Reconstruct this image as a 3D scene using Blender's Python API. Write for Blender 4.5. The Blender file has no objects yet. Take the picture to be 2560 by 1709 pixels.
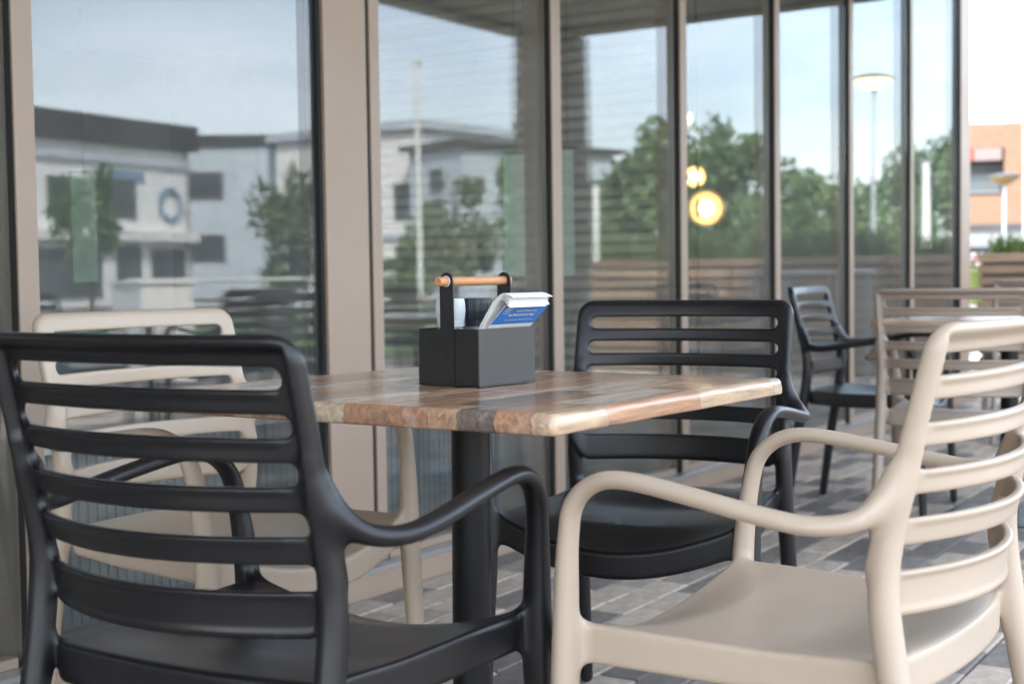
import bpy, bmesh, math, random
import numpy as np
from mathutils import Vector, Matrix

random.seed(7)
RAD = math.radians
scene = bpy.context.scene
COL = scene.collection

# ------------------------------------------------------------------ camera
CAM_H = 0.9336
cam_data = bpy.data.cameras.new("camera")
cam = bpy.data.objects.new("camera", cam_data)
COL.objects.link(cam)
pitch, roll = 0.0485, 0.0141
fwd = Vector((0, math.cos(pitch), -math.sin(pitch)))
dn0 = Vector((0, -math.sin(pitch), -math.cos(pitch)))
rt0 = Vector((1, 0, 0))
rt = rt0 * math.cos(roll) + dn0 * math.sin(roll)
dn = dn0 * math.cos(roll) - rt0 * math.sin(roll)
m = Matrix((rt, -dn, -fwd)).transposed().to_4x4()
m.translation = Vector((0, 0, CAM_H))
cam.matrix_world = m
cam_data.sensor_width = 36.0
cam_data.lens = 3430.0 / 2560.0 * 36.0
cam_data.clip_start = 0.05
cam_data.clip_end = 3000
cam_data.dof.use_dof = True
cam_data.dof.focus_distance = 2.22
cam_data.dof.aperture_fstop = 4.8
scene.camera = cam

# ------------------------------------------------------------------ sky, sun, exposure
SUN_AZ = RAD(250)      # clockwise from +Y (the view direction)
SUN_EL = RAD(44)
world = bpy.data.worlds.new("World")
scene.world = world
world.use_nodes = True
wn, wl = world.node_tree.nodes, world.node_tree.links
wn.clear()
wout = wn.new('ShaderNodeOutputWorld')
wbg = wn.new('ShaderNodeBackground')
sky = wn.new('ShaderNodeTexSky')
sky.sky_type = 'NISHITA'
sky.sun_disc = False
sky.sun_elevation = SUN_EL
sky.sun_rotation = SUN_AZ
sky.air_density = 1.0
sky.dust_density = 2.5
sky.ozone_density = 1.0
wtc = wn.new('ShaderNodeTexCoord')
wmap = wn.new('ShaderNodeMapping')
wmap.inputs['Scale'].default_value = (1.0, 1.0, 3.2)
wnoise = wn.new('ShaderNodeTexNoise')
wnoise.inputs['Scale'].default_value = 2.1
wnoise.inputs['Detail'].default_value = 5.0
wnoise.inputs['Roughness'].default_value = 0.52
wramp = wn.new('ShaderNodeValToRGB')
wramp.color_ramp.elements[0].position = 0.36
wramp.color_ramp.elements[0].color = (0.10, 0.10, 0.10, 1)
wramp.color_ramp.elements[1].position = 0.66
wramp.color_ramp.elements[1].color = (0.52, 0.52, 0.52, 1)
wmix = wn.new('ShaderNodeMix')
wmix.data_type = 'RGBA'
CLOUD = 12.0
wmix.inputs['B'].default_value = (CLOUD * 0.93, CLOUD * 1.0, CLOUD * 1.09, 1)
wl.new(wtc.outputs['Generated'], wmap.inputs['Vector'])
wl.new(wmap.outputs['Vector'], wnoise.inputs['Vector'])
wl.new(wnoise.outputs['Fac'], wramp.inputs['Fac'])
wl.new(wramp.outputs['Color'], wmix.inputs['Factor'])
wl.new(sky.outputs['Color'], wmix.inputs['A'])
wl.new(wmix.outputs['Result'], wbg.inputs['Color'])
wbg.inputs['Strength'].default_value = 0.12
wl.new(wbg.outputs['Background'], wout.inputs['Surface'])

sun_data = bpy.data.lights.new("sun", 'SUN')
sun_data.energy = 2.6
sun_data.angle = RAD(4)
sun_data.color = (1.0, 0.95, 0.88)
sun = bpy.data.objects.new("sun", sun_data)
COL.objects.link(sun)
sd = Vector((math.sin(SUN_AZ) * math.cos(SUN_EL), math.cos(SUN_AZ) * math.cos(SUN_EL), math.sin(SUN_EL)))
sun.rotation_euler = sd.to_track_quat('Z', 'Y').to_euler()
sun.location = sd * 30

vs = scene.view_settings
vs.view_transform = 'Standard'
vs.look = 'None'
vs.gamma = 1.0
vs.use_curve_mapping = False
vs.exposure = 2.57
scene.cycles.max_bounces = 10
scene.cycles.transparent_max_bounces = 16
scene.cycles.glossy_bounces = 4
scene.cycles.caustics_reflective = False
scene.cycles.caustics_refractive = False
scene.cycles.use_denoising = True
scene.cycles.sample_clamp_indirect = 8.0

# ------------------------------------------------------------------ facade frame: k along the glass, o outwards, z up
FU = Vector((0.540, 0.842, 0)).normalized()
FN = Vector((FU.y, -FU.x, 0))
FO = Vector((-2.154, 1.381, 0))
FANG = math.atan2(FU.y, FU.x)          # rotation that turns local x into FU; local -y is outwards (FN)
def F(k, o, z=0.0):
    p = FO + FU * k + FN * o
    return Vector((p.x, p.y, z))

# ------------------------------------------------------------------ helpers
def tag(o, label=None, cat=None, group=None, kind=None):
    if label: o['label'] = label
    if cat: o['category'] = cat
    if group: o['group'] = group
    if kind: o['kind'] = kind
    return o

def empty(name, loc=(0, 0, 0), rz=0.0, parent=None):
    e = bpy.data.objects.new(name, None)
    e.empty_display_size = 0.1
    e.location = loc
    e.rotation_euler = (0, 0, rz)
    COL.objects.link(e)
    if parent: e.parent = parent
    return e

def link(name, me, mat=None, parent=None):
    o = bpy.data.objects.new(name, me)
    if mat is not None:
        if len(me.materials) == 0:
            me.materials.append(mat)
        elif me.materials[0] is not mat:
            o.material_slots[0].link = 'OBJECT'
            o.material_slots[0].material = mat
    COL.objects.link(o)
    if parent: o.parent = parent
    return o

def copy_tree(o, parent=None):
    c = o.copy()
    COL.objects.link(c)
    c.parent = parent
    for ch in list(o.children):
        copy_tree(ch, c)
    return c

class MB:
    """collects boxes, tubes and lathes into one mesh"""
    def __init__(self):
        self.v, self.f, self.s = [], [], []
    def add(self, vs, fs, smooth=False):
        n = len(self.v)
        self.v += [tuple(p) for p in vs]
        self.f += [tuple(i + n for i in q) for q in fs]
        self.s += [smooth] * len(fs)
        return self
    def box(self, a, b, M=None):
        x0, y0, z0 = a; x1, y1, z1 = b
        vs = [Vector(p) for p in ((x0,y0,z0),(x1,y0,z0),(x1,y1,z0),(x0,y1,z0),(x0,y0,z1),(x1,y0,z1),(x1,y1,z1),(x0,y1,z1))]
        if M is not None: vs = [M @ p for p in vs]
        return self.add(vs, [(0,3,2,1),(4,5,6,7),(0,1,5,4),(1,2,6,5),(2,3,7,6),(3,0,4,7)])
    def tube(self, pts, rads, n=12, cap=True):
        pts = [Vector(p) for p in pts]
        if not hasattr(rads, '__len__'): rads = [rads] * len(pts)
        vs, fs = [], []
        up = None
        for i, p in enumerate(pts):
            t = (pts[min(i+1, len(pts)-1)] - pts[max(i-1, 0)]).normalized()
            if up is None:
                up = Vector((1,0,0)) if abs(t.x) < 0.8 else Vector((0,1,0))
            a = (up - t * up.dot(t)).normalized(); b = t.cross(a); up = a
            for j in range(n):
                w = 2*math.pi*j/n
                vs.append(p + (a*math.cos(w) + b*math.sin(w)) * rads[i])
        for i in range(len(pts)-1):
            for j in range(n):
                k = (j+1) % n
                fs.append((i*n+j, i*n+k, (i+1)*n+k, (i+1)*n+j))
        self.add(vs, fs, True)
        if cap:
            self.add(vs[:n], [tuple(reversed(range(n)))])
            self.add(vs[-n:], [tuple(range(n))])
        return self
    def lathe(self, prof, n=32, c=(0,0,0), smooth=True, M=None):
        vs, fs = [], []
        for r, z in prof:
            for j in range(n):
                w = 2*math.pi*j/n
                p = Vector((c[0]+r*math.cos(w), c[1]+r*math.sin(w), c[2]+z))
                vs.append(M @ p if M is not None else p)
        for i in range(len(prof)-1):
            for j in range(n):
                k = (j+1) % n
                fs.append((i*n+j, i*n+k, (i+1)*n+k, (i+1)*n+j))
        return self.add(vs, fs, smooth)
    def mesh(self, name, bevel=0.0, seg=2):
        me = bpy.data.meshes.new(name)
        me.from_pydata(self.v, [], self.f)
        me.polygons.foreach_set('use_smooth', self.s)
        if bevel > 0:
            bm = bmesh.new(); bm.from_mesh(me)
            bmesh.ops.bevel(bm, geom=bm.edges[:], offset=bevel, segments=seg, profile=0.5, affect='EDGES')
            bm.to_mesh(me); bm.free()
        me.update()
        return me
    def build(self, name, mat, parent=None, bevel=0.0, seg=2):
        return link(name, self.mesh(name, bevel, seg), mat, parent)

# ------------------------------------------------------------------ materials
def new_mat(name):
    mt = bpy.data.materials.new(name)
    mt.use_nodes = True
    return mt, mt.node_tree.nodes, mt.node_tree.links, mt.node_tree.nodes['Principled BSDF']

def pmat(name, col, rough=0.5, var=0.0, scale=8.0, bump=0.0, bscale=60.0, metal=0.0, spec=0.5, stretch=(1,1,1), col2=None, rvar=0.0, scuff=None):
    mt, n, l, b = new_mat(name)
    b.inputs['Roughness'].default_value = rough
    b.inputs['Metallic'].default_value = metal
    b.inputs['Specular IOR Level'].default_value = spec
    b.inputs['Base Color'].default_value = (*col, 1)
    tc = n.new('ShaderNodeTexCoord'); mp = n.new('ShaderNodeMapping')
    mp.inputs['Scale'].default_value = stretch
    l.new(tc.outputs['Object'], mp.inputs['Vector'])
    if var > 0 or col2:
        nz = n.new('ShaderNodeTexNoise'); nz.inputs['Scale'].default_value = scale; nz.inputs['Detail'].default_value = 6
        nz.inputs['Roughness'].default_value = 0.6
        l.new(mp.outputs['Vector'], nz.inputs['Vector'])
        rp = n.new('ShaderNodeValToRGB')
        c2 = col2 or tuple(min(1, c*(1+var)) for c in col)
        c1 = col if col2 else tuple(c*(1-var) for c in col)
        rp.color_ramp.elements[0].position = 0.3; rp.color_ramp.elements[0].color = (*c1, 1)
        rp.color_ramp.elements[1].position = 0.7; rp.color_ramp.elements[1].color = (*c2, 1)
        l.new(nz.outputs['Fac'], rp.inputs['Fac']); l.new(rp.outputs['Color'], b.inputs['Base Color'])
    if rvar > 0:
        nr = n.new('ShaderNodeTexNoise'); nr.inputs['Scale'].default_value = scale*0.7; nr.inputs['Detail'].default_value = 4
        l.new(mp.outputs['Vector'], nr.inputs['Vector'])
        mr = n.new('ShaderNodeMapRange'); mr.inputs['To Min'].default_value = rough-rvar; mr.inputs['To Max'].default_value = rough+rvar
        mr.inputs['From Min'].default_value = 0.3; mr.inputs['From Max'].default_value = 0.7
        l.new(nr.outputs['Fac'], mr.inputs['Value']); l.new(mr.outputs['Result'], b.inputs['Roughness'])
    if scuff:
        # sparse rubbed marks and specks of dust
        ns = n.new('ShaderNodeTexNoise'); ns.inputs['Scale'].default_value = 38.0; ns.inputs['Detail'].default_value = 12; ns.inputs['Roughness'].default_value = 0.75
        ms = n.new('ShaderNodeMapping'); ms.inputs['Scale'].default_value = (1.0, 1.6, 0.6); l.new(tc.outputs['Object'], ms.inputs['Vector']); l.new(ms.outputs['Vector'], ns.inputs['Vector'])
        rs = n.new('ShaderNodeValToRGB'); rs.color_ramp.elements[0].position = 0.60; rs.color_ramp.elements[1].position = 0.80
        l.new(ns.outputs['Fac'], rs.inputs['Fac'])
        sc_ = n.new('ShaderNodeMath'); sc_.operation = 'MULTIPLY'; sc_.inputs[1].default_value = scuff[1]; l.new(rs.outputs['Color'], sc_.inputs[0])
        mxs = n.new('ShaderNodeMix'); mxs.data_type = 'RGBA'; mxs.inputs['B'].default_value = (*scuff[0], 1)
        l.new(sc_.outputs[0], mxs.inputs['Factor']); l.new(b.inputs['Base Color'].links[0].from_socket, mxs.inputs['A']); l.new(mxs.outputs['Result'], b.inputs['Base Color'])
    if bump > 0:
        nb = n.new('ShaderNodeTexNoise'); nb.inputs['Scale'].default_value = bscale; nb.inputs['Detail'].default_value = 3
        l.new(mp.outputs['Vector'], nb.inputs['Vector'])
        bp = n.new('ShaderNodeBump'); bp.inputs['Strength'].default_value = bump; bp.inputs['Distance'].default_value = 0.002
        l.new(nb.outputs['Fac'], bp.inputs['Height']); l.new(bp.outputs['Normal'], b.inputs['Normal'])
    return mt

def emat(name, col, strength):
    mt, n, l, b = new_mat(name)
    b.inputs['Base Color'].default_value = (*col, 1)
    b.inputs['Emission Color'].default_value = (*col, 1)
    b.inputs['Emission Strength'].default_value = strength
    return mt

M = {}
M['black_plastic'] = pmat('black_plastic', (0.0080, 0.0078, 0.0090), 0.34, var=0.12, scale=5, bump=0.14, bscale=700, rvar=0.07, scuff=((0.10, 0.10, 0.105), 0.35))
M['beige_plastic'] = pmat('beige_plastic', (0.48, 0.382, 0.288), 0.40, var=0.035, scale=5, bump=0.10, bscale=700, rvar=0.06, scuff=((0.30, 0.25, 0.20), 0.5))
M['taupe_plastic'] = pmat('taupe_plastic', (0.33, 0.262, 0.21), 0.42, var=0.03, scale=5, bump=0.08, bscale=900, rvar=0.05)
M['black_metal'] = pmat('black_metal', (0.006, 0.006, 0.0062), 0.38, bump=0.25, bscale=420, spec=0.35)
M['caddy_black'] = pmat('caddy_black', (0.006, 0.006, 0.0065), 0.30, bump=0.10, bscale=1500, rvar=0.04, spec=0.85)
M['beech'] = pmat('beech', (0.56, 0.27, 0.12), 0.45, var=0.10, scale=30, stretch=(1, 12, 12))
M['tan_frame'] = pmat('tan_frame', (0.335, 0.25, 0.188), 0.48, var=0.05, scale=3, bump=0.05, bscale=700, rvar=0.05)
M['gasket'] = pmat('gasket', (0.018, 0.019, 0.018), 0.55)
# ------------------------------------------------------------------ the moulded armchair, as a distance field with soft joints
def smin(a, b, k):
    h = np.maximum(k - np.abs(a - b), 0.0) / k
    return np.minimum(a, b) - h * h * k * 0.25
def smax(a, b, k):
    return -smin(-a, -b, k)
def sstep(e0, e1, x):
    t = np.clip((x - e0) / (e1 - e0), 0, 1)
    return t * t * (3 - 2 * t)
def catmull(pts, n):
    P = np.array(pts, float)
    P = np.vstack([2*P[0]-P[1], P, 2*P[-1]-P[-2]])
    out = []
    for i in range(1, len(P)-2):
        for t in np.linspace(0, 1, n, endpoint=False):
            a, b, c, d = P[i-1], P[i], P[i+1], P[i+2]
            out.append(0.5*((2*b) + (c-a)*t + (2*a-5*b+4*c-d)*t*t + (3*b-a-3*c+d)*t**3))
    out.append(P[-2])
    return np.array(out)

def chair_parts():
    H = 0.0033
    xs = np.arange(0, 100) * H
    ys = np.arange(-112, 84) * H
    zs = np.arange(-3, 268) * H
    X, Y, Z = np.meshgrid(xs.astype(np.float32), ys.astype(np.float32), zs.astype(np.float32), indexing='ij')
    big = np.float32(0.2)
    def chain(pts, n=6, sc=(1, 1, 1)):
        """pts: rows x,y,z,r ; sc squashes the section"""
        C = catmull(pts, n)
        D = np.full(X.shape, big, np.float32)
        sc = np.array(sc)
        for i in range(len(C)-1):
            a, b = C[i], C[i+1]
            lo = np.minimum(a[:3], b[:3]) - 0.075; hi = np.maximum(a[:3], b[:3]) + 0.075
            i0, i1 = np.searchsorted(xs, [lo[0], hi[0]]); j0, j1 = np.searchsorted(ys, [lo[1], hi[1]]); k0, k1 = np.searchsorted(zs, [lo[2], hi[2]])
            if i1 <= i0 or j1 <= j0 or k1 <= k0: continue
            sl = (slice(i0, i1), slice(j0, j1), slice(k0, k1))
            A = a[:3]*sc; B = b[:3]*sc; ab = B - A; L = max(float(ab @ ab), 1e-9)
            px, py, pz = X[sl]*sc[0]-A[0], Y[sl]*sc[1]-A[1], Z[sl]*sc[2]-A[2]
            t = np.clip((px*ab[0]+py*ab[1]+pz*ab[2])/L, 0, 1)
            d = np.sqrt((px-t*ab[0])**2 + (py-t*ab[1])**2 + (pz-t*ab[2])**2) - (a[3] + (b[3]-a[3])*t)
            D[sl] = np.minimum(D[sl], d.astype(np.float32))
        return D
    # --- back shell
    zk = 0.5*(Z + 0.55 + np.sqrt((Z - 0.55)**2 + 0.0009))   # the back leans forward down to its lower rail
    yend = -0.204 - 0.280*(zk - 0.60)
    bow = 0.026 + 0.052*sstep(0.87, 0.62, Z) + 0.004*sstep(0.60, 0.53, Z)
    hw = 0.243 - 0.004*sstep(0.80, 0.56, Z)
    y0 = yend - bow*(1 - np.minimum((X/0.243)**2, 1.0))
    # outline of the back in (x, z)
    zb = 0.522 + 0.042*sstep(0.198, 0.240, X)
    zt = 0.874
    cx, cz, rr = hw, (zt+zb)/2, 0.034
    qx = X - (cx - rr); qz = np.abs(Z - cz) - ((zt-zb)/2 - rr)
    outl = np.sqrt(np.maximum(qx, 0)**2 + np.maximum(qz, 0)**2) + np.minimum(np.maximum(qx, qz), 0) - rr
    zsl = [0.8250, 0.7710, 0.7160, 0.6590, 0.5960]
    hsl = [0.0128, 0.0131, 0.0135, 0.0140, 0.0158]
    slot = np.full(X.shape, big, np.float32); lip = np.zeros(X.shape, np.float32)
    for zc, hh, sl_ in zip(zsl, hsl, (0.210, 0.213, 0.216, 0.219, 0.222)):
        d = np.sqrt(np.maximum(X - (sl_ - hh), 0)**2 + (Z - zc)**2) - hh
        d = np.where(X > sl_-hh, d, np.abs(Z - zc) - hh)
        slot = np.minimum(slot, d)
        lip = np.maximum(lip, np.where(Z < zc, 1.0, 0.0)*sstep(0.0095, 0.0070, d)*sstep(0.205, 0.190, X))
    edge = np.minimum(hw - X, zt - Z)
    border = np.maximum(sstep(0.024, 0.010, edge), 0.16*sstep(0.016, 0.008, Z - zb))
    rear = 0.0055 + 0.0040*lip + 0.018*border
    g = 1.05
    sheet = np.maximum((Y - y0 - 0.0045)/g, (y0 - rear - Y)/g)
    back = smax(sheet, outl, 0.014)
    back = smax(back, -slot, 0.004)
    back = back.astype(np.float32)
    # --- rear legs
    rleg = chain([(0.226, -0.258, 0.735, 0.006), (0.231, -0.236, 0.655, 0.0100), (0.232, -0.223, 0.57, 0.0165), (0.232, -0.233, 0.47, 0.0178), (0.235, -0.266, 0.28, 0.0172), (0.242, -0.305, 0.012, 0.0145)], 6, (1.0, 0.92, 1))
    # --- front legs rising into the arms: one flat band, thinner across than wide
    FL = [(0.268, 0.222, 0.010, 0.0135), (0.262, 0.214, 0.22, 0.0150), (0.258, 0.206, 0.40, 0.0175), (0.261, 0.201, 0.51, 0.0155), (0.267, 0.193, 0.585, 0.0132)]
    AR = [(0.267, 0.193, 0.585, 0.0132), (0.272, 0.180, 0.634, 0.0129), (0.277, 0.146, 0.664, 0.0125), (0.282, 0.095, 0.673, 0.0122), (0.288, 0.0, 0.662, 0.0120), (0.290, -0.10, 0.646, 0.0120), (0.284, -0.160, 0.640, 0.0125), (0.266, -0.205, 0.648, 0.0130), (0.244, -0.228, 0.672, 0.0120), (0.226, -0.240, 0.700, 0.0070)]
    fa = chain(FL + AR[1:], 6, (0.76, 1, 1.05))
    fleg = np.where(Z < 0.585, fa, big); arm = np.where(Z >= 0.585, fa, big)
    # --- seat
    fy = 0.205 + 0.028*(1 - np.minimum((X/0.24)**2, 1.0))
    ry = -0.226 - 0.020*(1 - np.minimum((X/0.21)**2, 1.0))
    sw = 0.221 + 0.024*sstep(-0.20, 0.20, Y)
    qx = X - (sw - 0.03); qy = np.maximum(Y - fy, ry - Y) + 0.03
    sout = np.sqrt(np.maximum(qx, 0)**2 + np.maximum(qy, 0)**2) + np.minimum(np.maximum(qx, qy), 0) - 0.03
    ztop = 0.470 - 0.022*(1 - np.minimum((X/0.235)**2, 1.0))*sstep(-0.24, -0.05, Y) - 0.030*sstep(0.10, 0.24, Y)*(1 - np.minimum((X/0.23)**2, 1)) + 0.004*sstep(-0.05, -0.2, Y)
    skirt = 0.011 + 0.042*sstep(0.022, 0.013, -sout)
    seat = np.maximum(Z - ztop, ztop - skirt - Z)
    seat = smax(seat, sout, 0.009).astype(np.float32)
    legs = np.minimum(rleg, fleg)
    body = smin(back, rleg, 0.015)
    body = smin(body, fa, 0.026)
    body = smin(body, seat, 0.020)
    body = np.maximum(body, -Z + 0.0)
    # mirror to the full grid
    full = np.concatenate([body[:0:-1], body], 0)
    ox = -xs[-1]
    elem = [back, rleg, fleg, arm, seat]
    # --- surface nets
    S = full < 0
    nx, ny, nz = full.shape
    c = S[:-1,:-1,:-1].astype(np.int8)
    tot = np.zeros(c.shape, np.int8)
    offs = [(i, j, k) for i in (0,1) for j in (0,1) for k in (0,1)]
    for i, j, k in offs: tot += S[i:nx-1+i, j:ny-1+j, k:nz-1+k]
    act = (tot > 0) & (tot < 8)
    I = np.argwhere(act)
    idx = np.full(act.shape, -1, np.int64); idx[act] = np.arange(len(I))
    acc = np.zeros((len(I), 3)); cnt = np.zeros(len(I))
    vals = {o: full[I[:,0]+o[0], I[:,1]+o[1], I[:,2]+o[2]] for o in offs}
    for a in offs:
        for ax in range(3):
            if a[ax]: continue
            b = list(a); b[ax] = 1; b = tuple(b)
            va, vb = vals[a], vals[b]
            mk = (va < 0) != (vb < 0)
            t = np.where(mk, va/np.where(mk, va - vb, 1), 0)
            p = np.repeat(np.array(a, float)[None], len(I), 0); p[:, ax] = t
            acc[mk] += p[mk]; cnt[mk] += 1
    V = (I + acc/cnt[:, None])
    quads = []
    for ax in range(3):
        s0 = [slice(None)]*3; s1 = [slice(None)]*3
        s0[ax] = slice(0, -1); s1[ax] = slice(1, None)
        A, B = S[tuple(s0)], S[tuple(s1)]
        E = np.argwhere(A != B)
        o1, o2 = [(1,2),(2,0),(0,1)][ax]
        E = E[(E[:, o1] > 0) & (E[:, o2] > 0) & (E[:, o1] < full.shape[o1]-1) & (E[:, o2] < full.shape[o2]-1)]
        def cell(d1, d2):
            q = E.copy(); q[:, o1] -= d1; q[:, o2] -= d2
            return idx[q[:,0], q[:,1], q[:,2]]
        Q = np.stack([cell(1,1), cell(0,1), cell(0,0), cell(1,0)], 1)
        flip = ~A[E[:,0], E[:,1], E[:,2]]
        Q[flip] = Q[flip][:, ::-1]
        quads.append(Q)
    Q = np.vstack(quads)
    Q = Q[(Q >= 0).all(1)]
    def samp(G, P):
        P = np.clip(P, 0, np.array(G.shape)-1.001)
        i = P.astype(int); f = P - i; r = 0
        for o in offs:
            w = np.prod([f[:,d] if o[d] else 1-f[:,d] for d in range(3)], 0)
            r = r + w*G[i[:,0]+o[0], i[:,1]+o[1], i[:,2]+o[2]]
        return r
    # pull vertices onto the zero set, then take gradient normals
    def grad(P):
        return np.stack([samp(full, P + e) - samp(full, P - e) for e in np.eye(3)*0.9], 1)/1.8
    for _ in range(2):
        gN = grad(V); g2 = np.maximum((gN**2).sum(1), 1e-9)
        st = (samp(full, V)/g2)[:, None]*gN
        V = V - np.clip(st, -0.4, 0.4)
    N = grad(V); N /= np.maximum(np.linalg.norm(N, axis=1, keepdims=True), 1e-9)
    P = V*H + np.array([ox, ys[0], zs[0]])
    # --- which part each face belongs to
    ctr = P[Q].mean(1)
    g = np.stack([(np.abs(ctr[:,0]))/H, (ctr[:,1]-ys[0])/H, (ctr[:,2]-zs[0])/H], 1)
    ed = np.stack([samp(e, g) for e in elem], 1)
    ed[:, 1] += 0.012*(ctr[:, 2] > 0.53)
    ed[:, 3] += 0.006*(ctr[:, 1] < -0.225)
    lab = ed.argmin(1)
    side = ctr[:, 0] > 0
    key = np.array([0, 10, 20, 30, 40])[lab] + np.where((lab > 0) & (lab < 4), side*1, 0)
    for s in range(4):
        sl = (lab == 0) & (np.abs(ctr[:,0]) < 0.196) & (ctr[:,2] < zsl[s]) & (ctr[:,2] > zsl[s+1])
        key[sl] = 1 + s
    out = {}
    for kk in np.unique(key):
        q = Q[key == kk]
        u, inv = np.unique(q, return_inverse=True)
        me = bpy.data.meshes.new('chair_piece')
        me.from_pydata(P[u].tolist(), [], inv.reshape(-1, 4).tolist())
        me.polygons.foreach_set('use_smooth', [True]*len(me.polygons))
        me.normals_split_custom_set_from_vertices(N[u].tolist())
        out[int(kk)] = me
    return out

CH = chair_parts()
def make_chair(mat, loc, ang, label, group, name='armchair'):
    """ang: facing direction, clockwise from +Y"""
    r = empty(name, (loc[0], loc[1], loc[2] if len(loc) > 2 else 0.0), -ang)
    tag(r, label, 'chair', group)
    b = link('backrest', CH[0], mat, r)
    for i in range(4): link('slat', CH[1+i], mat, b)
    for k in (10, 11, 20, 21): link('leg', CH[k], mat, r)
    for k in (30, 31): link('armrest', CH[k], mat, r)
    link('seat', CH[40], mat, r)
    return r
G1 = 'armchairs around the near table'
make_chair(M['black_plastic'], (-0.2963, 1.8318), 0.5173, 'black slatted plastic armchair nearest the camera, seen from behind at left', G1)
make_chair(M['black_plastic'], (0.2633, 2.7400), 3.5449, 'black slatted plastic armchair on the far side of the wooden table, facing the camera', G1)
make_chair(M['beige_plastic'], (-0.5248, 2.5975), 2.2086, 'beige slatted plastic armchair between the wooden table and the left window', G1)
make_chair(M['beige_plastic'], (0.3835, 1.8930), -0.9391, 'beige slatted plastic armchair in the right foreground, seen from behind', G1)
# ------------------------------------------------------------------ more materials
def wood_mat(name, c1, c2, c3, along='x', scale=1.0, rough=0.55, island=True):
    mt, n, l, b = new_mat(name)
    tc = n.new('ShaderNodeTexCoord'); mp = n.new('ShaderNodeMapping')
    st = {'x': (1.2, 18, 18), 'y': (18, 1.2, 18), 'z': (18, 18, 1.2)}[along]
    mp.inputs['Scale'].default_value = tuple(v*scale for v in st)
    oi = n.new('ShaderNodeObjectInfo')
    ad = n.new('ShaderNodeVectorMath'); ad.operation = 'ADD'
    ms = n.new('ShaderNodeMath'); ms.operation = 'MULTIPLY'; ms.inputs[1].default_value = 37.0
    l.new(oi.outputs['Random'], ms.inputs[0])
    l.new(tc.outputs['Object'], mp.inputs['Vector']); l.new(mp.outputs['Vector'], ad.inputs[0]); l.new(ms.outputs[0], ad.inputs[1])
    nz = n.new('ShaderNodeTexNoise'); nz.inputs['Scale'].default_value = 2.2; nz.inputs['Detail'].default_value = 7; nz.inputs['Distortion'].default_value = 0.4
    l.new(ad.outputs[0], nz.inputs['Vector'])
    rp = n.new('ShaderNodeValToRGB')
    e = rp.color_ramp.elements
    e[0].position, e[0].color = 0.30, (*c1, 1); e[1].position, e[1].color = 0.72, (*c3, 1)
    q = e.new(0.5); q.color = (*c2, 1)
    l.new(nz.outputs['Fac'], rp.inputs['Fac'])
    hv = n.new('ShaderNodeHueSaturation')
    mr = n.new('ShaderNodeMapRange'); mr.inputs['To Min'].default_value = 0.75; mr.inputs['To Max'].default_value = 1.25
    l.new(oi.outputs['Random'], mr.inputs['Value']); l.new(mr.outputs['Result'], hv.inputs['Value'])
    l.new(rp.outputs['Color'], hv.inputs['Color']); l.new(hv.outputs['Color'], b.inputs['Base Color'])
    b.inputs['Roughness'].default_value = rough
    return mt

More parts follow.
